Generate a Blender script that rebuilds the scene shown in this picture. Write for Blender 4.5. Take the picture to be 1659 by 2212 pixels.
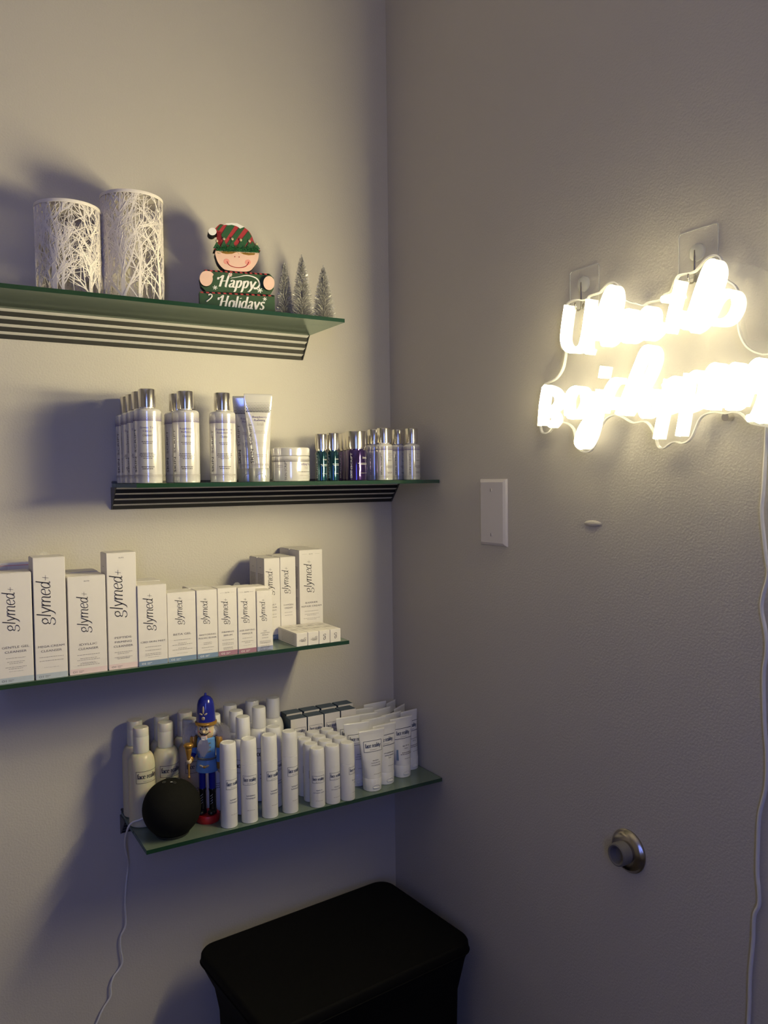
import bpy, bmesh, math, random
from mathutils import Vector, Matrix
random.seed(7)
for _o in list(bpy.data.objects): bpy.data.objects.remove(_o, do_unlink=True)
S = bpy.context.scene; COL = S.collection; PI = math.pi

# ---------------------------------------------------------------- camera, world, light, exposure
cam = bpy.data.objects.new('camera', bpy.data.cameras.new('camera')); COL.objects.link(cam)
cam.data.sensor_fit = 'VERTICAL'; cam.data.sensor_height = 36.0
cam.data.lens = 28.064; cam.data.clip_start = 0.02
cam.location = (-0.8685, -1.4232, 1.3000)
_yaw, _pitch, _roll = math.radians(30.8576), math.radians(-2.3787), math.radians(-0.6981)
_f = Vector((math.sin(_yaw)*math.cos(_pitch), math.cos(_yaw)*math.cos(_pitch), math.sin(_pitch)))
_r = Vector((math.cos(_yaw), -math.sin(_yaw), 0)); _u = _r.cross(_f)
_r2 = _r*math.cos(_roll) + _u*math.sin(_roll); _u2 = -_r*math.sin(_roll) + _u*math.cos(_roll)
cam.rotation_mode = 'QUATERNION'
cam.rotation_quaternion = Matrix((_r2, _u2, -_f)).transposed().to_quaternion()
S.camera = cam
S.view_settings.view_transform = 'Standard'; S.view_settings.look = 'None'
S.view_settings.gamma = 1.0; S.view_settings.use_curve_mapping = False
S.view_settings.exposure = 0.0
W = bpy.data.worlds.new('dusk'); S.world = W; W.use_nodes = True
W.node_tree.nodes['Background'].inputs[0].default_value = (0.10, 0.14, 0.32, 1)
W.node_tree.nodes['Background'].inputs[1].default_value = 0.05
NEON_STRENGTH = 168.0; NEON_COLOR = (1.0, 0.87, 0.48); JACKET_STRENGTH = 1.2
FILL_STRENGTH = 9.0; FILL_COLOR = (0.18, 0.28, 1.0)

# ---------------------------------------------------------------- materials
def mat(name, col, rough=0.5, metal=0.0, var=0.04, scale=60.0, bump=0.0, bscale=200.0, coat=0.0, spec=0.5,
        trans=0.0, alpha=1.0, emit=None, estr=0.0, col2=None, ior=1.45, bdist=0.001, sss=0.0):
    m = bpy.data.materials.new(name); m.use_nodes = True
    nt = m.node_tree; b = nt.nodes['Principled BSDF']
    tc = nt.nodes.new('ShaderNodeTexCoord')
    nz = nt.nodes.new('ShaderNodeTexNoise'); nz.inputs['Scale'].default_value = scale; nz.inputs['Detail'].default_value = 4
    nt.links.new(tc.outputs['Object'], nz.inputs['Vector'])
    rp = nt.nodes.new('ShaderNodeValToRGB')
    c2 = col2 if col2 else tuple(min(1, c*(1+var)) for c in col)
    c1 = col if col2 else tuple(c*(1-var) for c in col)
    rp.color_ramp.elements[0].position = 0.3; rp.color_ramp.elements[1].position = 0.7
    rp.color_ramp.elements[0].color = (*c1, 1); rp.color_ramp.elements[1].color = (*c2, 1)
    nt.links.new(nz.outputs['Fac'], rp.inputs['Fac']); nt.links.new(rp.outputs['Color'], b.inputs['Base Color'])
    b.inputs['Roughness'].default_value = rough; b.inputs['Metallic'].default_value = metal
    b.inputs['IOR'].default_value = ior; b.inputs['Specular IOR Level'].default_value = spec
    b.inputs['Coat Weight'].default_value = coat; b.inputs['Coat Roughness'].default_value = 0.06
    b.inputs['Transmission Weight'].default_value = trans; b.inputs['Alpha'].default_value = alpha
    if sss: b.inputs['Subsurface Weight'].default_value = sss; b.inputs['Subsurface Scale'].default_value = 0.01
    if emit: b.inputs['Emission Color'].default_value = (*emit, 1); b.inputs['Emission Strength'].default_value = estr
    if bump:
        n2 = nt.nodes.new('ShaderNodeTexNoise'); n2.inputs['Scale'].default_value = bscale; n2.inputs['Detail'].default_value = 3
        nt.links.new(tc.outputs['Object'], n2.inputs['Vector'])
        bp = nt.nodes.new('ShaderNodeBump'); bp.inputs['Strength'].default_value = bump; bp.inputs['Distance'].default_value = bdist
        nt.links.new(n2.outputs['Fac'], bp.inputs['Height']); nt.links.new(bp.outputs['Normal'], b.inputs['Normal'])
    return m
M = {}
M['paint'] = mat('greige_wall_paint', (0.52, 0.487, 0.447), 0.5, var=0.02, scale=3, bump=0.38, bscale=300, bdist=0.0014)
M['paint_low_bounce'] = mat('low_bounce_wall_paint', (0.32, 0.30, 0.28), 0.6)  # tone of the unseen walls, lowered to cut bounce light
M['ceil'] = mat('ceiling_paint', (0.82, 0.79, 0.74), 0.8)
M['floor'] = mat('floor_planks', (0.05, 0.04, 0.035), 0.45, var=0.2, scale=8)
M['white_trim'] = mat('white_trim', (0.7, 0.7, 0.7), 0.4)
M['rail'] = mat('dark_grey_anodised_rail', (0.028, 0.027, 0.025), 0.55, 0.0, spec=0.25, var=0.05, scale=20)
M['rib'] = mat('sheen_aluminium_rib', (0.92, 0.90, 0.86), 0.35, 0.15, var=0.03, scale=20)  # pale colour stands in for the reflection on the treads
M['metal'] = mat('anodised_metal', (0.13, 0.13, 0.13), 0.4, 0.6, var=0.04, scale=20)
M['white'] = mat('white_plastic', (0.72, 0.71, 0.72), 0.32, var=0.01, coat=0.3)
M['wrap'] = mat('pearl_white_wrap', (0.70, 0.685, 0.70), 0.15, 0.35, var=0.02, coat=0.8)
M['card'] = mat('white_card', (0.68, 0.645, 0.63), 0.6, var=0.01)
M['silver'] = mat('silver_cap', (0.78, 0.75, 0.70), 0.17, 1.0, var=0.03)
M['greycap'] = mat('satin_grey_cap', (0.52, 0.53, 0.55), 0.3, 0.6)
M['teal'] = mat('teal_bottle', (0.010, 0.065, 0.10), 0.14, 0.8, coat=1.0)
M['purple'] = mat('purple_bottle', (0.060, 0.030, 0.16), 0.14, 0.8, coat=1.0)
M['ink'] = mat('black_ink', (0.02, 0.018, 0.03), 0.5)
M['ink2'] = mat('grey_ink', (0.11, 0.10, 0.11), 0.5)
M['ink3'] = mat('faint_ink', (0.34, 0.32, 0.32), 0.5)
M['violet_ink'] = mat('violet_ink', (0.10, 0.07, 0.20), 0.5)
M['navy_ink'] = mat('navy_ink', (0.02, 0.035, 0.09), 0.5)
M['silver_ink'] = mat('silver_ink', (0.7, 0.7, 0.7), 0.4)
M['navy'] = mat('navy_card', (0.02, 0.05, 0.095), 0.4)
M['band_pale'] = mat('pale_blue_band', (0.42, 0.47, 0.54), 0.6)
M['band_pink'] = mat('pale_pink_band', (0.66, 0.53, 0.55), 0.6)
M['band_blue'] = mat('steel_blue_band', (0.16, 0.23, 0.36), 0.6)
M['band_mauve'] = mat('mauve_band', (0.30, 0.15, 0.22), 0.6)
M['band_lav'] = mat('lavender_band', (0.27, 0.30, 0.46), 0.6)
M['card_white_ink'] = mat('white_ink', (0.85, 0.85, 0.85), 0.6)
M['frost'] = mat('frosted_gel_bottle', (0.58, 0.54, 0.40), 0.35, var=0.03, scale=15, sss=0.3)
M['frost_cap'] = mat('frosted_cap', (0.66, 0.64, 0.58), 0.3, var=0.02, sss=0.3)
M['amber'] = mat('amber_gel_bottle', (0.56, 0.44, 0.30), 0.35, var=0.03, scale=15, sss=0.3)
M['black_fabric'] = mat('black_speaker_fabric', (0.008, 0.008, 0.007), 0.9, spec=0.15, bump=0.3, bscale=900, bdist=0.0006)
M['black_cloth'] = mat('black_spandex', (0.002, 0.002, 0.002), 0.8, spec=0.16, bump=0.2, bscale=500, bdist=0.0006)
M['black_paint'] = mat('black_gloss_paint', (0.008, 0.008, 0.010), 0.2, coat=0.4)
M['dark_plastic'] = mat('dark_plastic', (0.02, 0.02, 0.02), 0.4)
M['cord'] = mat('white_cord', (0.70, 0.69, 0.70), 0.45)
M['rubber'] = mat('grey_rubber', (0.16, 0.15, 0.15), 0.55)
M['nickel'] = mat('satin_nickel', (0.42, 0.38, 0.33), 0.25, 1.0)
M['plate'] = mat('white_wall_plate', (0.66, 0.62, 0.62), 0.3, var=0.01)
M['gold'] = mat('gold_paint', (0.50, 0.27, 0.06), 0.3, 0.55)
M['pale_gold'] = mat('pale_gold_paint', (0.55, 0.47, 0.32), 0.35, 0.4)
M['royal'] = mat('royal_blue_paint', (0.012, 0.018, 0.24), 0.18, coat=0.6)
M['sky'] = mat('light_blue_paint', (0.10, 0.25, 0.55), 0.35, coat=0.2)
M['slate'] = mat('slate_belt_paint', (0.12, 0.14, 0.15), 0.4)
M['skin'] = mat('painted_face', (0.66, 0.52, 0.32), 0.35)
M['skin2'] = mat('painted_pink_face', (0.74, 0.50, 0.42), 0.5)
M['cheek'] = mat('cheek_pink', (0.72, 0.30, 0.26), 0.6)
M['hair'] = mat('white_fur', (0.72, 0.70, 0.68), 0.8)
M['red'] = mat('red_paint', (0.36, 0.012, 0.015), 0.4)
M['hat_red'] = mat('hat_red_paint', (0.36, 0.03, 0.035), 0.55)
M['hat_green'] = mat('hat_green_paint', (0.02, 0.085, 0.03), 0.55)
M['board'] = mat('dark_green_board', (0.028, 0.07, 0.03), 0.55, var=0.15)
M['wood_edge'] = mat('dark_board_edge', (0.012, 0.014, 0.012), 0.6)
M['glitter'] = mat('green_glitter', (0.0, 0.06, 0.015), 0.35, 0.3, scale=900, col2=(0.10, 0.45, 0.16))
M['tinsel'] = mat('silver_tinsel', (0.30, 0.29, 0.28), 0.3, 0.35, scale=500, col2=(0.95, 0.93, 0.90))
M['lantern'] = mat('white_cut_metal', (0.74, 0.69, 0.67), 0.5)
M['white_paint'] = mat('white_paint', (0.78, 0.76, 0.76), 0.5)
M['clear'] = mat('clear_plastic', (0.9, 0.9, 0.88), 0.12, alpha=0.07)
M['clear_edge'] = mat('clear_plastic_edge', (0.85, 0.85, 0.82), 0.2, alpha=0.35)
M['acrylic_edge'] = mat('acrylic_edge', (0.88, 0.86, 0.80), 0.2, coat=0.4)
M['led'] = mat('warm_white_led', (0.9, 0.88, 0.8), 0.4, emit=NEON_COLOR, estr=NEON_STRENGTH)
M['led_side'] = mat('led_side_jacket', (0.9, 0.88, 0.8), 0.4, emit=(1.0, 0.94, 0.68), estr=JACKET_STRENGTH)
M['pane'] = mat('blue_fill_pane', (0.02, 0.02, 0.05), 0.1, emit=FILL_COLOR, estr=FILL_STRENGTH)
M['patch'] = mat('glossy_paint_scuff', (0.52, 0.49, 0.46), 0.25)

def glass_mat(name, col, tr, rough=0.16):
    m = bpy.data.materials.new(name); m.use_nodes = True; nt = m.node_tree; nt.nodes.clear()
    out = nt.nodes.new('ShaderNodeOutputMaterial')
    d = nt.nodes.new('ShaderNodeBsdfDiffuse'); d.inputs[0].default_value = (*col, 1)
    t = nt.nodes.new('ShaderNodeBsdfTranslucent'); t.inputs[0].default_value = (*col, 1)
    n = nt.nodes.new('ShaderNodeTexNoise'); n.inputs['Scale'].default_value = 12
    mx = nt.nodes.new('ShaderNodeMixShader'); mx.inputs[0].default_value = 0.45
    tp = nt.nodes.new('ShaderNodeBsdfTransparent'); tp.inputs[0].default_value = (col[0]*1.6, col[1]*1.6, col[2]*1.6, 1)
    m2 = nt.nodes.new('ShaderNodeMixShader'); m2.inputs[0].default_value = tr
    g = nt.nodes.new('ShaderNodeBsdfGlossy'); g.inputs['Roughness'].default_value = rough; g.inputs[0].default_value = (0.85, 0.97, 0.88, 1)
    fr = nt.nodes.new('ShaderNodeFresnel'); fr.inputs[0].default_value = 2.0
    m3 = nt.nodes.new('ShaderNodeMixShader')
    L = nt.links.new
    L(d.outputs[0], mx.inputs[1]); L(t.outputs[0], mx.inputs[2]); L(mx.outputs[0], m2.inputs[1]); L(tp.outputs[0], m2.inputs[2])
    L(fr.outputs[0], m3.inputs[0]); L(m2.outputs[0], m3.inputs[1]); L(g.outputs[0], m3.inputs[2]); L(m3.outputs[0], out.inputs[0])
    return m
M['glass'] = glass_mat('green_tinted_glass', (0.29, 0.375, 0.32), 0.25)
M['glass_edge'] = glass_mat('dark_green_glass_edge', (0.02, 0.075, 0.045), 0.05, 0.06)

# ---------------------------------------------------------------- object helpers
def link(name, me, parent=None, loc=(0, 0, 0), rot=(0, 0, 0)):
    o = bpy.data.objects.new(name, me); COL.objects.link(o); o.location = loc; o.rotation_euler = rot
    if parent: o.parent = parent
    return o
def thing(name, label, cat, loc=(0, 0, 0), rz=0.0, group=None, me=None):
    o = link(name, me, None, loc, (0, 0, rz)); o['label'] = label; o['category'] = cat
    if group: o['group'] = group
    return o
def structure(name, me):
    o = link(name, me); o['kind'] = 'structure'; return o
def copy_tree(root, loc, rz=0.0, label=None, group=None):
    def cp(o, par):
        c = o.copy(); COL.objects.link(c)
        if par: c.parent = par
        for ch in list(o.children): cp(ch, c)
        return c
    r = cp(root, None); r.location = loc; r.rotation_euler = (0, 0, rz)
    if label: r['label'] = label
    if group: r['group'] = group
    return r
def mesh(verts, faces, mats, idx=None, smooth=False):
    me = bpy.data.meshes.new('mesh'); me.from_pydata([tuple(v) for v in verts], [], faces)
    if not isinstance(mats, (list, tuple)): mats = [mats]
    for m in mats: me.materials.append(m)
    if idx: me.polygons.foreach_set('material_index', idx)
    if smooth: me.polygons.foreach_set('use_smooth', [True]*len(me.polygons))
    me.update(); return me
def from_bm(bm, mats, smooth=False):
    bmesh.ops.recalc_face_normals(bm, faces=bm.faces[:])
    me = bpy.data.meshes.new('mesh'); bm.to_mesh(me); bm.free()
    if not isinstance(mats, (list, tuple)): mats = [mats]
    for m in mats: me.materials.append(m)
    if smooth: me.polygons.foreach_set('use_smooth', [True]*len(me.polygons))
    me.update(); return me
def box_me(x0, x1, y0, y1, z0, z1, m, bevel=0.0, seg=2):
    bm = bmesh.new(); bmesh.ops.create_cube(bm, size=1)
    bmesh.ops.scale(bm, vec=(x1-x0, y1-y0, z1-z0), verts=bm.verts[:])
    bmesh.ops.translate(bm, vec=((x0+x1)/2, (y0+y1)/2, (z0+z1)/2), verts=bm.verts[:])
    if bevel: bmesh.ops.bevel(bm, geom=bm.edges[:], offset=bevel, segments=seg, affect='EDGES', clamp_overlap=True)
    return from_bm(bm, m)
def lathe(prof, m, seg=40, sx=1.0, sy=1.0, smooth=True, sharp=35):
    V, F = [], []
    n = len(prof)
    for r, z in prof:
        for k in range(seg):
            a = 2*PI*k/seg; V.append((r*math.cos(a)*sx, r*math.sin(a)*sy, z))
    for i in range(n-1):
        for k in range(seg):
            k2 = (k+1) % seg; F.append((i*seg+k, i*seg+k2, (i+1)*seg+k2, (i+1)*seg+k))
    if prof[0][0] > 1e-6: F.append(tuple(range(seg-1, -1, -1)))
    if prof[-1][0] > 1e-6: F.append(tuple((n-1)*seg+k for k in range(seg)))
    me = mesh(V, F, m)
    bm = bmesh.new(); bm.from_mesh(me); bmesh.ops.remove_doubles(bm, verts=bm.verts[:], dist=1e-6)
    bmesh.ops.recalc_face_normals(bm, faces=bm.faces[:])
    for e in bm.edges:
        if len(e.link_faces) == 2 and e.calc_face_angle(0) > math.radians(sharp): e.smooth = False
    for f in bm.faces: f.smooth = smooth
    bm.to_mesh(me); bm.free(); me.update(); return me
def rnd(r, z0, z1, f=0.003, n=4):                       # rounded cylinder profile
    p = [(0, z0)]
    for k in range(n+1): a = PI/2*k/n; p.append((r-f+f*math.sin(a), z0+f-f*math.cos(a)))
    for k in range(n+1): a = PI/2*k/n; p.append((r-f+f*math.cos(a), z1-f+f*math.sin(a)))
    p.append((0, z1)); return p
def smooth_path(pts, n=6, closed=False):
    P = [Vector(p) for p in pts]; N = len(P)
    if N < 3: return P
    out = []
    for i in range(N if closed else N-1):
        if closed: a, b, c, d = P[(i-1) % N], P[i], P[(i+1) % N], P[(i+2) % N]
        else: a, b, c, d = P[max(i-1, 0)], P[i], P[i+1], P[min(i+2, N-1)]
        for k in range(n):
            t = k/n
            out.append(0.5*((2*b)+(c-a)*t+(2*a-5*b+4*c-d)*t*t+(3*b-a-3*c+d)*t**3))
    if not closed: out.append(P[-1])
    return out
def tube_me(pts, r, m, seg=8, n=5, closed=False):
    P = smooth_path(pts, n, closed); V, F = [], []; N = len(P)
    up = Vector((0.31, 0.52, 0.79)).normalized()
    for i, p in enumerate(P):
        if closed: t = (P[(i+1) % N]-P[i-1]).normalized()
        else: t = (P[min(i+1, N-1)]-P[max(i-1, 0)]).normalized()
        a = t.cross(up).normalized(); b = t.cross(a); rr = r(i/(N-1)) if callable(r) else r
        for k in range(seg):
            q = 2*PI*k/seg; V.append(p + a*rr*math.cos(q) + b*rr*math.sin(q))
    for i in range(N if closed else N-1):
        j = (i+1) % N
        for k in range(seg):
            k2 = (k+1) % seg; F.append((i*seg+k, i*seg+k2, j*seg+k2, j*seg+k))
    if not closed: F.append(tuple(range(seg-1, -1, -1))); F.append(tuple((N-1)*seg+k for k in range(seg)))
    bm = bmesh.new(); bm.from_mesh(mesh(V, F, m)); return from_bm(bm, m, True)
def prism(poly, y0, y1, m, bevel=0.0, edge_m=None):     # poly in (x, z), front face at y0
    n = len(poly); bm = bmesh.new()
    A = [bm.verts.new((p[0], y0, p[1])) for p in poly]; B = [bm.verts.new((p[0], y1, p[1])) for p in poly]
    f = bm.faces.new(A); bm.faces.new(list(reversed(B)))
    for i in range(n):
        j = (i+1) % n; s = bm.faces.new((A[j], A[i], B[i], B[j])); s.material_index = 1 if edge_m else 0
    bmesh.ops.triangulate(bm, faces=[x for x in bm.faces if len(x.verts) > 4])
    return from_bm(bm, [m, edge_m] if edge_m else m)

# ---------------------------------------------------------------- flat print: text, rules, frames, checks
_tc = {}
def text_geo(s):
    if s in _tc: return _tc[s]
    cu = bpy.data.curves.new('t', 'FONT'); cu.body = s; cu.size = 1.0; cu.resolution_u = 2; cu.align_x = 'CENTER'
    o = bpy.data.objects.new('t', cu); COL.objects.link(o)
    me = bpy.data.meshes.new_from_object(o.evaluated_get(bpy.context.evaluated_depsgraph_get()))
    bpy.data.objects.remove(o)
    V = [(v.co.x, v.co.y) for v in me.vertices]; F = [tuple(p.vertices) for p in me.polygons]
    bpy.data.meshes.remove(me); _tc[s] = (V, F); return _tc[s]
# pen-drawn letters: x-height 1, ascender 1.6, descender -0.55
GL = {
 'g': (0.80, [[(.62,.98),(.42,.92),(.34,1.0),(.12,.86),(.06,.62),(.2,.38),(.40,.36),(.58,.52),(.58,.78),(.40,.96)], [(.22,.36),(.10,.2),(.22,.06),(.52,.02),(.74,-.12),(.66,-.38),(.38,-.5),(.12,-.4),(.06,-.24)]]),
 'l': (0.36, [[(.16,1.6),(.16,.8),(.16,.02)]]),
 'y': (0.74, [[(.06,1.0),(.2,.55),(.36,.04)], [(.68,1.0),(.5,.45),(.3,-.2),(.14,-.48),(-.02,-.5)]]),
 'm': (1.22, [[(.1,1.0),(.12,.5),(.12,.0)], [(.12,.68),(.3,.96),(.48,.94),(.56,.74),(.56,0)], [(.56,.68),(.74,.96),(.94,.94),(1.02,.74),(1.02,.2),(1.08,.0),(1.18,.06)]]),
 'e': (0.74, [[(.08,.5),(.36,.56),(.62,.64),(.56,.92),(.36,1.0),(.14,.84),(.06,.48),(.18,.1),(.40,.0),(.64,.2)]]),
 'd': (0.80, [[(.58,.78),(.42,.98),(.2,.9),(.06,.52),(.16,.08),(.36,.02),(.56,.3)], [(.62,1.6),(.6,.8),(.6,.14),(.7,.02),(.8,.1)]]),
 '+': (0.70, [[(.08,.5),(.62,.5)], [(.35,.85),(.35,.15)]]),
 'f': (0.44, [[(.52,1.48),(.36,1.6),(.22,1.4),(.22,.6),(.22,.0)], [(.04,.96),(.46,.96)], [(.08,.0),(.4,.0)]]),
 'a': (0.70, [[(.1,.8),(.26,1.0),(.46,.92),(.5,.7),(.5,.14),(.6,.0),(.7,.08)], [(.5,.58),(.24,.5),(.08,.3),(.16,.02),(.36,.04),(.5,.26)]]),
 'c': (0.64, [[(.58,.8),(.4,1.0),(.16,.86),(.06,.5),(.18,.1),(.38,.0),(.6,.2)]]),
 'r': (0.54, [[(.06,.98),(.16,.9),(.16,.4),(.16,.0)], [(.16,.6),(.3,.94),(.48,.98)], [(.04,.0),(.32,.0)]]),
 'i': (0.34, [[(.04,.98),(.16,.9),(.16,.4),(.16,.0)], [(.15,1.38),(.18,1.3)], [(.04,.0),(.3,.0)]]),
 't': (0.46, [[(.2,1.36),(.2,.6),(.22,.1),(.34,.0),(.46,.1)], [(.02,.96),(.44,.96)]]),
 'H': (1.10, [[(-.25,1.0),(-.3,1.25),(-.08,1.3),(.1,1.5),(.2,1.55),(.16,.8),(.12,.0)], [(.86,1.6),(.8,.8),(.8,.1),(.95,.0)], [(.0,.72),(.4,.82),(.95,.9)]]),
 'p': (0.76, [[(.1,1.0),(.14,.3),(.1,-.5),(-.06,-.6)], [(.14,.6),(.3,.96),(.52,.96),(.62,.56),(.48,.08),(.28,.02),(.14,.2)]]),
 'o': (0.74, [[(.36,1.0),(.12,.86),(.06,.5),(.16,.1),(.36,.0),(.58,.16),(.64,.5),(.56,.88),(.36,1.0),(.5,.84),(.76,.9)]]),
 's': (0.62, [[(.54,.84),(.36,1.0),(.14,.84),(.22,.6),(.46,.42),(.5,.16),(.3,.0),(.06,.14)]]),
}
class Print:
    def __init__(self): self.V = []; self.F = []; self.I = []; self.mats = []
    def mi(self, m):
        if m not in self.mats: self.mats.append(m)
        return self.mats.index(m)
    def add(self, V, F, m, layer=0):
        b = len(self.V); k = self.mi(m)
        self.V += [(v[0], v[1], layer) for v in V]; self.F += [tuple(i+b for i in f) for f in F]; self.I += [k]*len(F)
    def text(self, s, x, y, h, m, sx=1.0, rot=0.0, shear=0.0, layer=0, width=None):
        V, F = text_geo(s); h = h/0.72                    # cap height to font size
        if width: w = (max(v[0] for v in V)-min(v[0] for v in V))*h; sx = width/w
        c, sn = math.cos(rot), math.sin(rot); Q = []
        for a, b in V:
            a, b = (a + b*shear)*h*sx, b*h; Q.append((x+a*c-b*sn, y+a*sn+b*c))
        self.add(Q, F, m, layer)
    def rect(self, x0, y0, x1, y1, m, layer=0, n=1):
        V, F = [], []
        for k in range(n+1): x = x0+(x1-x0)*k/n; V += [(x, y0), (x, y1)]
        F = [(2*k, 2*k+2, 2*k+3, 2*k+1) for k in range(n)]; self.add(V, F, m, layer)
    def frame(self, x0, y0, x1, y1, t, m, n=8):
        self.rect(x0, y0, x1, y0+t, m, n=n); self.rect(x0, y1-t, x1, y1, m, n=n)
        self.rect(x0, y0, x0+t, y1, m); self.rect(x1-t, y0, x1, y1, m)
    def lines(self, x, y, ws, gap, t, m):                 # small print: broken rules, one per line
        for k, w in enumerate(ws):
            a = -w/2
            while a < w/2-1e-5:
                l = random.uniform(0.0016, 0.0042); b = min(a+l, w/2)
                self.rect(x+a, y-k*gap-t/2, x+b, y-k*gap+t/2, m); a = b+random.uniform(0.0004, 0.0008)
    def checks(self, x0, x1, y0, y1, rows, m, up=True):   # halftone band of small diamonds
        p = (y1-y0)/rows; n = int((x1-x0)/p)
        for j in range(rows):
            q = (j+1)/rows if not up else 1-j/rows; s = p*0.52*(0.25+0.75*q)
            for k in range(n):
                cx, cy = x0+p*(k+0.5+(0.5 if j % 2 else 0)), y0+p*(j+0.5)
                self.add([(cx-s, cy), (cx, cy-s), (cx+s, cy), (cx, cy+s)], [(0, 1, 2, 3)], m)
    def pen(self, s, x, y, xh, m, thin=0.03, thick=0.11, slant=0.0, rot=0.0, sx=1.0, centre=True, track=0.0):
        tot = sum(GL[c][0]+track if c != ' ' else .45 for c in s)
        cur = -tot/2 if centre else 0; c0, s0 = math.cos(rot), math.sin(rot)
        for ch in s:
            if ch == ' ': cur += .45; continue
            adv, strokes = GL[ch]
            for st in strokes:
                self.lay = (getattr(self, 'lay', 0)+.11) % .88
                P = smooth_path([(a, b, 0) for a, b in st], 5); V, F = [], []
                if len(P) == 2: P = [P[0], P[0].lerp(P[1], .5), P[1]]
                for i, q in enumerate(P):
                    t = (P[min(i+1, len(P)-1)]-P[max(i-1, 0)]).normalized(); nrm = Vector((-t.y, t.x, 0))
                    w = (thin+(thick-thin)*abs(t.y)**1.3)/2 if ch != '+' else thin/2
                    for sg in (-1, 1):
                        v = q+nrm*w*sg; a, b = (cur+v.x+v.y*slant)*xh*sx, v.y*xh
                        V.append((x+a*c0-b*s0, y+a*s0+b*c0))
                F = [(2*i, 2*i+2, 2*i+3, 2*i+1) for i in range(len(P)-1)]; self.add(V, F, m, self.lay)
            cur += adv+track
    def bake(self, fn):
        V = [fn(u, v, 0.00025+0.0002*l) for u, v, l in self.V]
        return mesh(V, self.F, self.mats, self.I)
def flat(y): return lambda u, v, e: (u, y-e, v)
def round_(r): return lambda u, v, e: ((r+e)*math.sin(u/r), -(r+e)*math.cos(u/r), v)

# ---------------------------------------------------------------- the room
XL, YB, ZC = -2.3, -2.1, 2.42
structure('wall_left', box_me(XL-.1, .1, 0, .1, 0, ZC, M['paint']))
wall_right = structure('wall_right', box_me(0, .1, YB, 0, 0, ZC, M['paint']))
structure('wall_back', box_me(XL-.1, .1, YB-.1, YB, 0, ZC, M['paint_low_bounce']))
structure('wall_far', box_me(XL-.1, XL, YB, 0, 0, ZC, M['paint_low_bounce']))
structure('floor', box_me(XL-.1, .1, YB-.1, .1, -.1, 0, M['floor']))
structure('ceiling', box_me(XL-.1, .1, YB-.1, .1, ZC, ZC+.1, M['ceil']))
structure('baseboard_left', box_me(XL, -.014, -.014, 0, 0, .10, M['white_trim'], .003))
structure('baseboard_right', box_me(-.014, 0, YB, 0, 0, .10, M['white_trim'], .003))
win = link('fill_window_1', None, None, (-1.14, YB, 1.45)); win['kind'] = 'structure'  # added unseen blue fill, implied by bottle reflections, given the form of a window
for nm, a in (('fill_frame', (-.17, .17, 0, .03, .55, .61)), ('fill_frame', (-.17, .17, 0, .03, -.61, -.55)),
              ('fill_frame', (-.17, -.11, 0, .03, -.55, .55)), ('fill_frame', (.11, .17, 0, .03, -.55, .55))):
    link(nm, box_me(*a, M['white_trim'], .004), win)
link('fill_pane', box_me(-.11, .11, .004, .010, -.55, .55, M['pane']), win)
# scuffed paint blister below the sign
bl = lathe([(0, 0.0024), (.008, .0022), (.014, .0014), (.018, 0)], M['paint'], 20, 1.0, .28)
o = link('paint_blister', bl, wall_right, (-.0002, -.571, 1.2300), (0, -PI/2, 0)); o.rotation_euler = (PI/2, 0, -PI/2)

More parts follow.
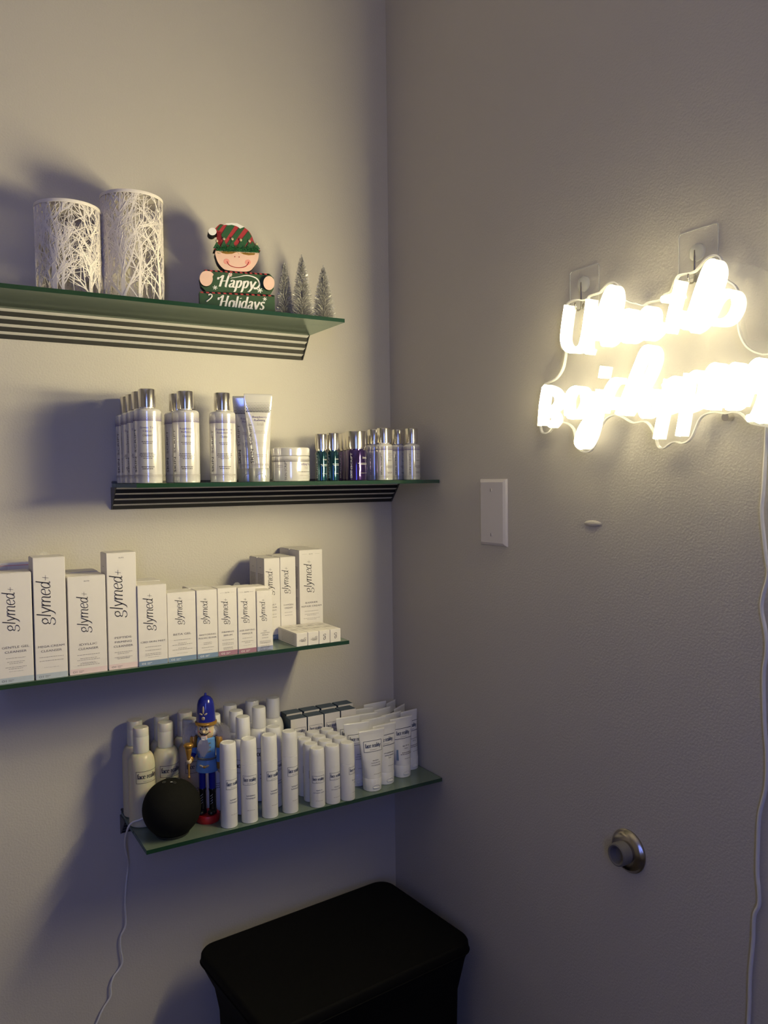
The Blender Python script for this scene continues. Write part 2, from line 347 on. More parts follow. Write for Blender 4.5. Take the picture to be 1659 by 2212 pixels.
# ---------------------------------------------------------------- glass shelves in ribbed metal brackets
def shelf(label, x0, x1, zt, zb):
    t = thing('glass_shelf', label, 'shelf', ((x0+x1)/2, 0, zt), group=None)
    w = (x1-x0)/2; th = .0064; D = .178; e = .0006
    link('glass_pane', box_me(-w, w, -D+e, -.004, -th, 0, M['glass']), t)
    link('polished_edge', box_me(-w, w, -D, -D+e, -th, 0, M['glass_edge']), t)
    for s in (-1, 1): link('polished_edge', box_me(min(s*w, s*(w+e)), max(s*w, s*(w+e)), -D, -.036, -th, 0, M['glass_edge']), t)
    zb = zb-zt; zc = -th; h = (zc-zb)/4; d = .0350/4
    prof = [(0, zb)]; y = -.0015; ribs = []
    for k in range(4):
        a, b = (y-.0008, zb+k*h+h*.70), (y-d, zb+(k+1)*h)
        prof += [(y, zb+k*h), a]; ribs.append((a, b)); y -= d
    prof += [(y, zc), (0, zc)]
    for a, b in ribs:                                   # sloping ribs, reflected light put into their pale colour, between dark risers
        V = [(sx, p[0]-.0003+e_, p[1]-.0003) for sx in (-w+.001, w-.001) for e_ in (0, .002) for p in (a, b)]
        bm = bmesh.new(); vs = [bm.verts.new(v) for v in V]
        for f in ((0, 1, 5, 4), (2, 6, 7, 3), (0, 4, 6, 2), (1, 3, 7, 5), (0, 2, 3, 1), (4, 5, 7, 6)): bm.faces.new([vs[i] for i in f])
        link('sheen_rib', from_bm(bm, M['rib']), t)
    V = [(-w, a, b) for a, b in prof]+[(w, a, b) for a, b in prof]; n = len(prof)
    F = [(i, (i+1) % n, n+(i+1) % n, n+i) for i in range(n)]
    bm = bmesh.new(); bm.from_mesh(mesh(V, F, M['metal']))
    bm.verts.ensure_lookup_table()
    bm.faces.new([bm.verts[i] for i in range(n-1, -1, -1)]); bm.faces.new([bm.verts[n+i] for i in range(n)])
    link('bracket_rail', from_bm(bm, M['rail']), t)
    link('bracket_lip', box_me(-w, w, -.010, 0, 0.0002, .0045, M['metal'], .0008), t)
    for s in (-1, 1):                                   # triangular end caps of the rail
        tri = [(0, zb), (-.003, zb), (-.0355, zc), (-.0355, zc+.0001), (0, zc+.0001)]
        xa, xb = (s*w, s*(w+.0015)); V = [(xa, a, b) for a, b in tri]+[(xb, a, b) for a, b in tri]; n = 5
        F = [(i, (i+1) % n, n+(i+1) % n, n+i) for i in range(n)]+[(4, 3, 2, 1, 0), (5, 6, 7, 8, 9)]
        bm = bmesh.new(); bm.from_mesh(mesh(V, F, M['metal'])); link('end_cap', from_bm(bm, M['metal']), t)
    return t
Z1, Z2, Z3, Z4 = 1.5810, 1.2972, 1.0131, .7235
shelf('top glass shelf with ribbed grey metal bracket, carrying lanterns and Christmas decorations', -.766, -.2005, Z1, 1.5324)
shelf('second glass shelf from top, at eye level, carrying silver-capped bottles, reaching into corner', -.565, -.0005-.0016, Z2, 1.2527)
shelf('third glass shelf from top, carrying the row of white cartons', -.766, -.2005, Z3, .967)
shelf('lowest glass shelf, carrying nutcracker, round speaker and pump bottles', -.564, -.0022, Z4, .6840)

# ---------------------------------------------------------------- top shelf: cut-metal lanterns
def lantern_me(r, h, seed, ntree):
    rg = random.Random(seed); V, F = [], []
    def ribbon(pts, ws):
        off = rg.uniform(-.0004, .0004); P = smooth_path([(a, b, 0) for a, b in pts], 3); b0 = len(V)
        for i, p in enumerate(P):
            t = (P[min(i+1, len(P)-1)]-P[max(i-1, 0)]).normalized(); q = Vector((-t.y, t.x, 0))
            w = ws[0]+(ws[1]-ws[0])*i/(len(P)-1)
            for s in (-1, 1):
                v = p+q*w*.5*s; z = min(max(v.y, .0), h); a = v.x/r; rr = r+off
                V.append((rr*math.sin(a), -rr*math.cos(a), z))
        for i in range(len(P)-1): F.append((b0+2*i, b0+2*i+2, b0+2*i+3, b0+2*i+1))
    def branch(x, z, ang, L, w, depth):
        if z > h-.004: return
        k = 4; pts = [(x, z)]; a = ang
        for i in range(k):
            a += rg.uniform(-.12, .12); a *= .93
            x += math.sin(a)*L/k; z += math.cos(a)*L/k; pts.append((x, z))
        ribbon(pts, (w, w*.45))
        if depth > 0:
            for i in range(1, k+1):
                for _ in range(2 if depth > 1 else 1):
                    if rg.random() < .62:
                        sg = rg.choice((-1, 1)); branch(*pts[i], a+sg*rg.uniform(.35, .95), L*rg.uniform(.45, .75), w*.52, depth-1)
    for k in range(ntree):
        x = 2*PI*r*(k+rg.uniform(-.3, .3))/ntree; big = k % 2 == 0
        w = rg.uniform(.0065, .0085) if big else rg.uniform(.003, .005)
        pts = [(x+rg.uniform(-.0015, .0015)*j, h*j/6) for j in range(7)]
        ribbon(pts, (w, w*.22))
        for j in range(1, 7 if big else 5):
            for sg in (-1, 1):
                z = h*(j-rg.uniform(.1, .9))/6.5
                branch(x, z, sg*rg.uniform(.35, .85), h*rg.uniform(.22, .42), w*.42, 2)
    for k in range(95):                                # fine upright twigs
        x = rg.uniform(0, 2*PI*r); z = rg.uniform(.0, h*.8); branch(x, z, rg.uniform(-.35, .35), h*rg.uniform(.2, .4), rg.uniform(.0007, .0014), 0)
    return mesh(V, F, M['lantern'])
def lantern(label, x, y, r, h, seed):
    t = thing('birch_lantern', label, 'candle lantern', (x, y, Z1+.0002), seed*.7, 'cut-out tree candle lanterns on the top shelf')
    o = link('cutout_sleeve', lantern_me(r, h-.004, seed, 11), t)
    s = o.modifiers.new('thick', 'SOLIDIFY'); s.thickness = .0008; s.offset = -1
    link('rim', lathe([(r-.0016, h-.005), (r+.0009, h-.005), (r+.0012, h-.0025), (r+.0009, h), (r-.0016, h), (r-.0016, h-.005)], M['lantern'], 64), t)
    link('base', lathe([(0, 0), (r-.0006, 0), (r+.0006, .001), (r+.0006, .004), (r-.002, .004), (r-.002, .0025), (0, .0025)], M['lantern'], 64), t)
    return t
lantern('shorter white cylinder lantern with cut-out birch trees, left of the taller one', -.6395, -.088, .0480, .1455, 3)
lantern('taller white cylinder lantern with cut-out birch trees, beside the elf sign', -.5410, -.090, .0482, .1755, 5)

# ---------------------------------------------------------------- elf sign
ELF = thing('elf_sign', 'painted wooden elf sign with striped hat holding two green holiday boards', 'holiday sign', (-.3690, -.100, Z1+.0002), math.radians(-14))
def E(X, Y):                                            # sketch units of the sign to metres
    a = (X-539)/4.1475; return (a*.00083, .0768+(986-460-Y+.068*(X-539))/4.1475*.000775)
def epoly(P): return [E(*p) for p in P]
def esm(P): return [(a[0], a[2]) for a in smooth_path([(p[0], 0, p[1]) for p in epoly(P)], 4, True)]
def eflat(m, P, y, name, parent, d=.0006):
    return link(name, prism(epoly(P), y-d, y, m), parent)
def disc(X, Y, R, n=20, ry=None): return [(X+R*math.cos(2*PI*k/n), Y+(ry or R)*math.sin(2*PI*k/n)) for k in range(n)]
T_ = .011
lb = link('lower_board', prism([(E(222, 706)[0], 0), (E(860, 745)[0], 0), E(860, 748), E(250, 706), E(222, 708)], -T_, T_*.6, M['board'], edge_m=M['wood_edge']), ELF)
ub = link('upper_board', prism(epoly([(265, 515), (820, 552), (852, 590), (852, 690), (822, 742), (275, 706), (235, 660), (225, 590)]), -T_-.001, T_*.5, M['board'], edge_m=M['wood_edge']), ELF)
def stripes(parent, X0, X1, Y0, sl, y):
    n = 26; V, F, I = [], [], []
    for k in range(n):
        a, b = X0+(X1-X0)*k/n, X0+(X1-X0)*(k+1)/n; c = len(V)
        for X, yy in ((a, 0), (b, 0), (b+6, -13), (a+6, -13)):
            p = E(X, Y0+sl*(X-X0)-yy); V.append((p[0], y, p[1]))
        F.append((c+3, c+2, c+1, c)); I.append(k % 2)
    link('checked_trim', mesh(V, F, [M['hat_red'], M['black_paint']], I), parent)
stripes(ub, 268, 812, 514, .068, -T_-.0013); stripes(lb, 228, 850, 708, .062, -T_-.0003)
def lettering(s, X, Y, xh, parent, y, w):
    p = Print(); c = E(X, Y); p.pen(s, 0, 0, xh, M['white_paint'], .09, .26, slant=.22, sx=w, track=.06)
    if s == 'Happy':
        p.pen('+', 0, 0, .00001, M['white_paint'])
        V, F = [], []; Q = smooth_path([(-.011, .015, 0), (.004, .0185, 0), (.018, .0215, 0), (.033, .0175, 0), (.0385, .008, 0), (.034, .001, 0), (.028, .0005, 0)], 6)
        for i, q in enumerate(Q):
            t = (Q[min(i+1, len(Q)-1)]-Q[max(i-1, 0)]).normalized(); r = Vector((-t.y, t.x, 0))*(.0003+.0016*i/len(Q))
            V += [tuple((q-r)[:2]), tuple((q+r)[:2])]
        p.add(V, [(2*i, 2*i+2, 2*i+3, 2*i+1) for i in range(len(Q)-1)], M['white_paint'])
    o = link('lettering', p.bake(lambda u, v, e: (c[0]+u, y-.0004-e*.6, c[1]+v)), parent)
lettering('Happy', 538, 676, .0118, ub, -T_-.001, 1.20); lettering('Holidays', 575, 866, .0128, lb, -T_, 1.02)
def star(X, Y, R, parent, y, m):
    V, F = [], []
    for k in range(3):
        a = PI*k/3+.3; b = len(V)
        for s, w in ((-1, -1), (-1, 1), (1, 1), (1, -1)):
            p = E(X+s*R*math.cos(a)-w*R*.16*math.sin(a), Y+s*R*math.sin(a)+w*R*.16*math.cos(a)); V.append((p[0], y, p[1]))
        F.append((b, b+1, b+2, b+3))
    link('snowflake', mesh(V, F, m), parent)
star(353, 675, 20, ub, -T_-.0014, M['white_paint']); star(732, 703, 24, ub, -T_-.0014, M['white_paint']); star(774, 782, 18, lb, -T_-.0004, M['white_paint'])
eflat(M['white_paint'], disc(481, 560, 17), -T_-.001, 'peppermint', ub); 
for k in range(4):
    a = PI/2*k; eflat(M['hat_red'], [(481, 560), (481+16*math.cos(a), 560+16*math.sin(a)), (481+16*math.cos(a+.6), 560+16*math.sin(a+.6))], -T_-.0016, 'peppermint_stripe', ub, .0002)
cane = [E(*p) for p in [(278, 800), (315, 768), (325, 745), (312, 733), (295, 742)]]
link('candy_cane', tube_me([(a, -T_-.0008, b) for a, b in cane], .0012, M['white_paint'], 6, 4), lb)
for X, Y, r1, r2 in ((278, 602, 54, 68), (806, 645, 48, 64)):
    P = disc(X, Y, r1, 24, r2)
    P = [(a+(14 if b < Y-20 and a > X else 0)*(1 if X < 500 else 0), b) for a, b in P]
    link('mitten', prism(esm(P), -T_-.008, -T_-.001, M['skin2'], edge_m=M['wood_edge']), ELF)
head = link('head', prism(esm([(362, 350), (366, 400), (385, 455), (420, 500), (455, 518), (560, 530), (640, 528), (682, 492), (715, 440), (727, 390), (725, 350), (690, 300), (420, 290)]), -.012, .010, M['skin2'], edge_m=M['wood_edge']), ELF)
hat = link('hat', prism(esm([(372, 320), (410, 300), (413, 250), (425, 205), (415, 185), (385, 180), (365, 195), (352, 170), (372, 140), (405, 112), (440, 118), (480, 106), (520, 104), (565, 118), (610, 142), (650, 180), (676, 235), (690, 290), (712, 330), (716, 350), (372, 345)]), -.0165, .008, M['hat_red'], edge_m=M['wood_edge']), ELF)
for P in ([(440, 262), (530, 122), (500, 106), (470, 108), (412, 205), (418, 240)], [(500, 302), (610, 142), (575, 122), (448, 300)], [(600, 318), (668, 220), (640, 170), (540, 305)], [(690, 315), (690, 290), (672, 262), (640, 320)], [(375, 160), (405, 118), (430, 118), (390, 175)]):
    eflat(M['hat_green'], P, -.0165, 'hat_stripe', hat)
eflat(M['white_paint'], [(430, 122), (455, 108), (500, 102), (545, 104), (605, 136), (585, 142), (570, 152), (555, 138), (535, 128), (500, 118), (470, 122), (450, 118)], -.017, 'snow_cap', hat)
for X, Y in ((372, 265), (432, 247), (501, 247), (572, 255), (645, 264), (706, 288)):
    eflat(M['hat_green'], [(X-32, 330), (X, Y+4), (X+32, 335)], -.0172, 'collar_point', hat)
    link('bell', lathe(rnd(.0024, -.0015, .0015, .0014), M['pale_gold'], 12), hat, (E(X, Y)[0], -.0182, E(X, Y)[1]), (PI/2, 0, 0))
link('pom_pom', prism(epoly(disc(338, 182, 34)), -.018, .006, M['white_paint'], edge_m=M['wood_edge']), ELF)
rg = random.Random(4); V, F = [], []
for k in range(900):                                    # fluffy glitter fringe under the hat
    X = rg.uniform(366, 724); Y = 332+.03*(X-545)+rg.gauss(0, 15)+16*abs(math.sin(X*.03))*.3; p = E(X, Y); b = len(V)
    a = rg.uniform(0, 2*PI); L = rg.uniform(.0015, .0035); q = (L*math.cos(a), -rg.uniform(0, .004), L*math.sin(a)); w = .0004
    V += [(p[0], -.0176, p[1]-w), (p[0], -.0176, p[1]+w), (p[0]+q[0], -.0182+q[1], p[1]+q[2])]; F.append((b, b+1, b+2))
o = link('glitter_fringe', mesh(V, F, M['glitter']), ELF); o['kind'] = 'stuff'
eflat(M['hat_green'], [(366, 318), (724, 334), (724, 368), (366, 352)], -.0172, 'fringe_band', ELF)
eflat(M['gold'], [(405, 352), (470, 350), (540, 356), (500, 372), (450, 374), (420, 366)], -.0121, 'fringe_hair', head); eflat(M['gold'], [(570, 360), (700, 366), (690, 380), (640, 384), (600, 376)], -.0121, 'fringe_hair', head)
for X, Y in ((524, 397), (560, 400)): eflat(M['red'], disc(X, Y, 4, 8, 6), -.0121, 'nostril', head, .0003)
for X, Y in ((453, 440), (634, 447)): eflat(M['cheek'], disc(X, Y, 25, 18), -.0120, 'cheek', head, .0003)
link('smile', tube_me([(E(*p)[0], -.0125, E(*p)[1]) for p in ((458, 440), (472, 468), (505, 488), (555, 496), (605, 490), (632, 468), (641, 444))], .0006, M['red'], 6, 4), head)

# ---------------------------------------------------------------- bottle-brush trees
def brush_tree(label, x, y, h, r, seed):
    t = thing('bottlebrush_tree', label, 'decoration', (x, y, Z1+.0002), 0, 'silver tinsel trees on the top shelf')
    rg = random.Random(seed); V, F = [], []; n = 3200
    for k in range(n):
        f = (k+rg.random())/n; f = f**1.15; z = .006+(h-.012)*f; R = r*(1-f)**.74*rg.uniform(.78, 1.12)+.0026
        a = rg.uniform(0, 2*PI); e = rg.uniform(-.05, .55)*R; w = rg.uniform(.00035, .0006); b = len(V)
        c, s = math.cos(a), math.sin(a); q = rg.uniform(0, PI); hx, hy, hz = -s*w*math.cos(q), c*w*math.cos(q), w*math.sin(q)
        V += [(hx, hy, z+hz), (-hx, -hy, z-hz), (c*R-hx*.5, s*R-hy*.5, z+e-hz*.5), (c*R+hx*.5, s*R+hy*.5, z+e+hz*.5)]; F.append((b, b+1, b+2, b+3))
    o = link('bristles', mesh(V, F, M['tinsel']), t); o['kind'] = 'stuff'
    link('wire_stem', tube_me([(0, 0, .002), (.0002, 0, h*.5), (0, 0, h)], .0009, M['tinsel'], 6, 3), t)
    link('base', lathe([(0, 0), (r*.45, 0), (r*.45, .002), (r*.2, .004), (0, .004)], M['white_paint'], 24), t)
brush_tree('small silver tinsel tree on the left, half behind the tallest tree', -.2725, -.0860, .1130, .0150, 1)
brush_tree('tallest silver tinsel tree, in the middle of the three', -.2485, -.1090, .1215, .0195, 2)
brush_tree('lone silver tinsel tree near the right end of the top shelf', -.1985-.0065, -.108, .1085, .0200, 3)

# ---------------------------------------------------------------- second shelf: silver-capped skincare
def cap_profile(r, z0, z1): return [(0, z0), (r, z0), (r, z1-.0015), (r-.0004, z1-.0005), (r-.0014, z1), (r-.004, z1-.0006), (0, z1-.0006)]
def shoulder(r, h, rn, zn):                             # bottle body: foot, wall, rounded shoulder, neck
    p = [(0, 0), (r-.002, 0), (r-.0004, .0008), (r, .003), (r, h-.005)]
    for k in range(1, 6): a = PI/2*k/5; p.append((r-.005+.005*math.cos(a), h-.005+.005*math.sin(a)))
    return p+[(rn, h+.0008), (rn, zn), (0, zn)]
def skin_print(r, hb, title, ink):
    p = Print(); K = M['ink']; V_ = M['violet_ink']; x = -1.02*r
    p.checks(-2.6*r, 2.4*r, hb*.83, hb*.93, 6, V_); p.checks(-2.6*r, 2.4*r, hb*.06, hb*.12, 3, M['ink3'], False)
    w = hb*.62
    p.text('SKIN', x+.0022*hb/.118, hb*.255, .0042*hb/.118*1.25, K, rot=PI/2, width=w*.33)
    p.text('SCRIPT', x+.0022*hb/.118, hb*.575, .0042*hb/.118*1.25, M['ink2'], rot=PI/2, width=w*.52)
    y = hb*.73; f = hb/.118
    for k, s in enumerate(title):
        if k == len(title)-1: p.text(s, 0, y-.0012*f, .0040*f, M['ink2'], shear=.3, sx=.75)
        else: p.text(s, 0, y, .0031*f, V_, sx=1.25)
        y -= .0056*f
    p.lines(0, y-.004*f, [.018*f, .014*f], .0026*f, .0010*f, M['ink2'])
    p.lines(0, hb*.40, [.024*f, .026*f, .022*f, .014*f], .0026*f, .0010*f, M['ink2'])
    p.lines(0, hb*.22, [.02*f, .017*f], .003*f, .0014*f, M['ink2']); p.lines(0, hb*.135, [.012*f], .002, .0007, M['ink3'])
    return p.bake(round_(r))
_body = {}
def skin_bottle(label, x, y, r, h, capf, rc, title, rz, group):
    t = thing('skincare_bottle', label, 'bottle', (x, y, Z2+.0001), math.radians(rz), group)
    hc = h*capf; hb = h-hc-.0035
    key = (r, h)
    if key not in _body: _body[key] = (lathe(shoulder(r, hb, rc*.8, hb+.004), M['wrap'], 48), lathe(cap_profile(rc, hb+.0022, h), M['silver'], 40))
    link('bottle_body', _body[key][0], t); link('cap', _body[key][1], t)
    link('printing', skin_print(r, hb, title, None), t)
    return t
A_ = ('Green Tea', 'Citrus', 'Cleanser'); B_ = ('Raspberry', 'Refining', 'Cleanser'); C_ = ('Pomegranate', 'Antioxidant', 'Cleanser')
g = 'tall white bottles with silver caps'
skin_bottle('tall white silver-capped bottle at front of the leftmost column of four', -.5405, -.1530, .0214, .1475, .185, .0132, A_, -16, g)
a2 = skin_bottle('tall white silver-capped bottle, second in the leftmost column of four', -.5405, -.1098, .0214, .1475, .185, .0132, A_, -22, g)
copy_tree(a2, (-.5395, -.0665, Z2+.0001), math.radians(-30), 'tall white silver-capped bottle, third in the leftmost column of four')
copy_tree(a2, (-.5390, -.0232, Z2+.0001), math.radians(-8), 'rearmost tall white silver-capped bottle against the wall in the leftmost column')
b1 = skin_bottle('tall white silver-capped bottle at front of the pair in second column', -.4780, -.1480, .0214, .1475, .185, .0130, B_, -14, g)
copy_tree(b1, (-.4778, -.1030, Z2+.0001), math.radians(-10), 'tall white silver-capped bottle behind the front bottle in second column')
skin_bottle('single tall white silver-capped bottle standing left of the grey-capped tubes', -.4160, -.1480, .0214, .1475, .185, .0132, C_, -12, g)
# squeezed tubes
def tube_body(r, w, zc, h, m, fold=.008, seg=36, rows=12):
    V, F = [], []
    def ab(z):
        t = min(max((z-zc)/(h-fold-zc), 0), 1); return r+(w/2-r)*t, max(r*(1-t**1.15), .0011)
    Zs = [zc+(h-fold-zc)*k/rows for k in range(rows+1)]+[h-fold*.5, h]
    for z in Zs:
        a, b = ab(z)
        for k in range(seg): q = 2*PI*k/seg; V.append((a*math.cos(q), b*math.sin(q), z))
    n = len(Zs)
    for i in range(n-1):
        for k in range(seg): k2 = (k+1) % seg; F.append((i*seg+k, i*seg+k2, (i+1)*seg+k2, (i+1)*seg+k))
    F.append(tuple((n-1)*seg+k for k in range(seg)))
    me = mesh(V, F, m, smooth=True); me.polygons[-1].use_smooth = False
    def fn(u, v, e):
        a, b = ab(v); q = math.sqrt(max(0, 1-min(1, abs(u/a))**2)); return (u*(1+e*1.6/a), -(b*q)-e*1.6, v)
    return me, fn
def flip_cap(r, zc, m):                                  # cap disc on the foot with a thumb notch
    return lathe([(0, 0), (r-.0012, 0), (r-.0003, .0006), (r, .002), (r+.0004, zc-.0006), (r, zc), (0, zc)], m, 40)
def notch(r, z, m, R):                                   # raised arc over the flip lid, wrapped on the cap front
    pts = []
    for k in range(9):
        a = PI*k/8; u = R*math.cos(a); v = z+R*.8*math.sin(a); pts.append(((r+.0006)*math.sin(u/r), -(r+.0006)*math.cos(u/r), v))
    return tube_me(pts, .0005, m, 6, 2)
def ledge(r, z, m, R):
    pts = [((r+.0007)*math.sin(u/r), -(r+.0007)*math.cos(u/r), z) for u in (-R, -R*.5, 0, R*.5, R)]
    return tube_me(pts, .0009, m, 6, 2)
def scrub_tube(label, x, y, rz):
    t = thing('scrub_tube', label, 'tube', (x, y, Z2+.0001), math.radians(rz), 'white tubes with grey caps')
    me, fn = tube_body(.0170, .0485, .0235, .1495, M['wrap'])
    link('tube_body', me, t); link('cap', flip_cap(.0172, .0235, M['greycap']), t)
    link('thumb_notch', notch(.0172, .008, M['greycap'], .0075), t)
    p = Print(); p.checks(-.021, .021, .118, .136, 7, M['ink'])
    p.text('Raspberry', .001, .1085, .0036, M['violet_ink'], sx=1.2); p.text('Refining', .001, .1032, .0036, M['violet_ink'], sx=1.2); p.text('Scrub', .001, .0955, .0056, M['ink3'], shear=.3, sx=.7)
    p.lines(.001, .086, [.017, .020], .003, .0012, M['ink3']); p.lines(.001, .067, [.020, .018, .014, .008], .0022, .0006, M['ink3'])
    p.lines(.001, .046, [.02, .017], .003, .0012, M['ink3']); p.checks(-.015, .015, .025, .031, 3, M['ink3'], False)
    p.text('SKIN', -.0118, .044, .0042, M['ink'], rot=PI/2, width=.024); p.text('SCRIPT', -.0128, .081, .0042, M['ink2'], rot=PI/2, width=.038)
    link('printing', p.bake(fn), t)
    return t
d1 = scrub_tube('white squeeze tube on grey cap, front of the pair, beside the wide jar', -.3500, -.1420, -10)
copy_tree(d1, (-.3545, -.1010, Z2+.0001), math.radians(-20), 'shaded white squeeze tube on grey cap, behind the front tube')
# jar
t = thing('cream_jar', 'wide white lidded jar right of the grey-capped tubes', 'jar', (-.2895, -.1380, Z2+.0001), math.radians(-5))
R = .0330; link('jar_body', lathe([(0, 0), (R-.003, 0), (R-.0008, .001), (R, .004), (R, .0420), (R-.001, .0440), (0, .0440)], M['wrap'], 56), t)
link('lid', lathe([(0, .0446), (R+.0004, .0446), (R+.0006, .0546), (R-.0002, .0578), (R-.003, .0590), (0, .0590)], M['wrap'], 56), t)
p = Print(); p.checks(-2.3*R, 2.4*R, .034, .040, 4, M['ink2']); p.text('SKIN SCRIPT', -.36*R*1.5, .0195, .0044, M['ink2'], rot=PI/2, width=.034)
p.text('Clarifying Toner', .58*R, .0280, .0040, M['violet_ink'], sx=.95); p.text('Pads', .58*R, .0215, .005, M['ink3'], shear=.3, sx=.7)
p.lines(.58*R, .0165, [.036], .003, .0011, M['ink2']); p.lines(.58*R, .0105, [.03], .003, .0013, M['ink3']); p.lines(.58*R, .0055, [.016], .003, .0008, M['ink3']); p.lines(-.75*R*1.3, .028, [.014, .014], .003, .001, M['ink3'])
link('printing', p.bake(round_(R)), t)
# dark serum bottles
def serum(label, x, y, r, h, m, rz, group):
    t = thing('serum_bottle', label, 'bottle', (x, y, Z2+.0001), math.radians(rz), group); hb = h*.615
    link('bottle_body', lathe([(0, 0), (r-.0015, 0), (r, .0015), (r, hb-.002), (r-.0012, hb), (r*.72, hb+.0005), (r*.72, hb+.0035), (0, hb+.0035)], m, 40), t)
    link('collar', lathe([(0, hb+.0022), (r*.93, hb+.0022), (r*.93, hb+.0062), (0, hb+.0062)], M['silver'], 40), t)
    link('cap', lathe(cap_profile(r+.0003, hb+.0050, h), M['silver'], 40), t)
    p = Print(); s = .8 if r < .015 else 1.1
    p.text('SKINSCRIPT', -.95*r, hb*.5, .0034, M['silver_ink'], rot=PI/2, width=hb*.82)
    p.text('Serum', .35*r, hb*.72, .0036*s, M['silver_ink'], shear=.25, sx=.8); p.lines(.35*r, hb*.57, [r*1.5, r*1.2], .0022, .0007, M['silver_ink']); p.lines(.35*r, hb*.25, [r], .002, .0006, M['ink3'])
    link('printing', p.bake(round_(r)), t); return t
serum('slim dark teal serum bottle with silver cap, nearer the white jar', -.2310, -.1400, .0103, .0840, M['teal'], -8, 'teal serum bottles')
serum('slim dark teal serum bottle with silver cap, nearer the purple bottles', -.2075, -.1400, .0106, .0862, M['teal'], -8, 'teal serum bottles')
q = serum('wide dark purple bottle with broad silver cap, front of three', -.1600, -.1400, .0192, .0900, M['purple'], 4, 'purple bottles')
copy_tree(q, (-.1450, -.0990, Z2+.0001), .2, 'wide dark purple bottle with silver cap, middle of three')
copy_tree(q, (-.1330, -.0580, Z2+.0001), -.3, 'wide dark purple bottle with silver cap, rearmost of three')
# small white bottles by the corner
g = 'small white bottles with silver caps near the corner'
D_ = ('Glycolic', 'Toner'); E_ = ('Mandelic', 'Serum')
f2 = skin_bottle('small white silver-capped bottle, front, next to the purple bottles', -.1000, -.1400, .0163, .0972, .27, .0130, ('Ageless', 'Hydrating', 'Serum'), 10, g)
copy_tree(f2, (-.0980, -.1000, Z2+.0001), .05, 'small shaded white silver-capped bottle behind the one next to the purple bottles')
g2 = skin_bottle('small white silver-capped bottle, front, rightmost on the second shelf', -.0385, -.1400, .0160, .0980, .27, .0121, ('Ageless', 'Skin', 'Serum'), 14, g)
copy_tree(g2, (-.0445, -.1000, Z2+.0001), .2, 'small shaded white silver-capped bottle behind the rightmost front bottle')

# ---------------------------------------------------------------- third shelf: white cartons
def carton(label, x0, x1, yf, depth, h, logo, lh, lc, title, ty, subs, vol, band, tag, elite=False, side=False, z=None, rz=0, seal=None, th=.0044):
    w = (x1-x0); cx = (x0+x1)/2
    t = thing('skincare_carton', label, 'box', (cx, yf, (Z3 if z is None else z)+.0001), math.radians(rz), 'white skincare cartons on the third shelf')
    link('carton_body', box_me(-w/2, w/2, 0, depth, 0, h-.0008, M['card'], .0005, 1), t)
    link('top_flap', prism_top(w, depth, h), t)
    if logo is None: return t
    p = Print()
    if elite:
        p.text('ELITE', 0, h-.0085, .0017, M['ink2'], sx=1.4)
        if elite > 1: p.rect(-w*.38, h-.0078, -w*.17, h-.0075, M['ink3']); p.rect(w*.17, h-.0078, w*.38, h-.0075, M['ink3'])
    p.pen('glymed+', w*.02, lc, lh/6.1, M['ink'], .035, .12, slant=.16, rot=PI/2, sx=1.12)
    y = ty
    for s in title: p.text(s, 0, y, th*.72, M['ink2'], width=min(w*.86, .0036*th/.0044*len(s))); y -= th*1.5
    y -= .001
    for grp in subs:
        p.lines(0, y, [w*q for q in grp], .0024, .0008, M['ink3']); y -= .0024*len(grp)+.003
    p.text(vol, 0, .0165 if h > .13 else .0125, .0013, M['ink3'], sx=1.5)
    bh = .0085 if h > .13 else .0078
    p.rect(-w/2+.0003, .0003, w/2-.0003, bh, M[band])
    ink = M['card_white_ink'] if band in ('band_blue', 'band_mauve') else M['ink2']
    p.text(tag, -w*.5+.0075, bh*.32, bh*.36, ink, sx=1.3, layer=1); p.rect(-w*.5+.0128, bh*.55, -w*.5+.0200, bh*.60, ink, 1); p.rect(-w*.5+.0128, bh*.32, -w*.5+.0175, bh*.37, ink, 1)
    link('printing', p.bake(flat(0)), t)
    if side:
        q = Print(); q.lines(depth/2, h*.88, [depth*.2], .003, .0008, M['ink2'])
        q.lines(depth/2, h*.80, [depth*.7]*16, .0026, .0008, M['ink2']); q.lines(depth/2, h*.44, [depth*.7]*9, .0026, .0008, M['ink3'])
        link('side_printing', q.bake(lambda u, v, e: (-w/2-e, depth-u, v)), t)
    if seal is not None:
        r = .0062; P = [(seal+r*math.cos(PI*k/14), h+r*math.sin(PI*k/14)*.9) for k in range(15)]
        link('clear_seal_tab', prism(P, depth*.86, depth*.86+.0004, M['clear']), t)
    return t
def prism_top(w, d, h):                                  # tuck-in lid, front fold crisp and rear corners rounded
    P = [(-w/2+.0004, .0001), (w/2-.0004, .0001)]
    r = .004
    for k in range(5): a = PI/2*k/4; P.append((w/2-.0006-r+r*math.cos(a), d-.0004-r+r*math.sin(a)))
    for k in range(5): a = PI/2+PI/2*k/4; P.append((-w/2+.0006+r+r*math.cos(a), d-.0004-r+r*math.sin(a)))
    V = [(a, b, h-.0007) for a, b in P]+[(a, b, h) for a, b in P]; n = len(P)
    F = [tuple(range(n-1, -1, -1)), tuple(range(n, 2*n))]+[(i, (i+1) % n, n+(i+1) % n, n+i) for i in range(n)]
    return mesh(V, F, M['card'])
s3 = [(.55,), (.5, .38), (.6, .42)]
carton('white carton with pale blue band, GENTLE GEL CLEANSER, leftmost in front row', -.7645, -.7178, -.1735, .044, .1590, 1, 0.065, 0.1066, ('GENTLE GEL', 'CLEANSER'), 0.0505, s3, '4.0 fl oz | 118 mL', 'band_pale', 'O1')
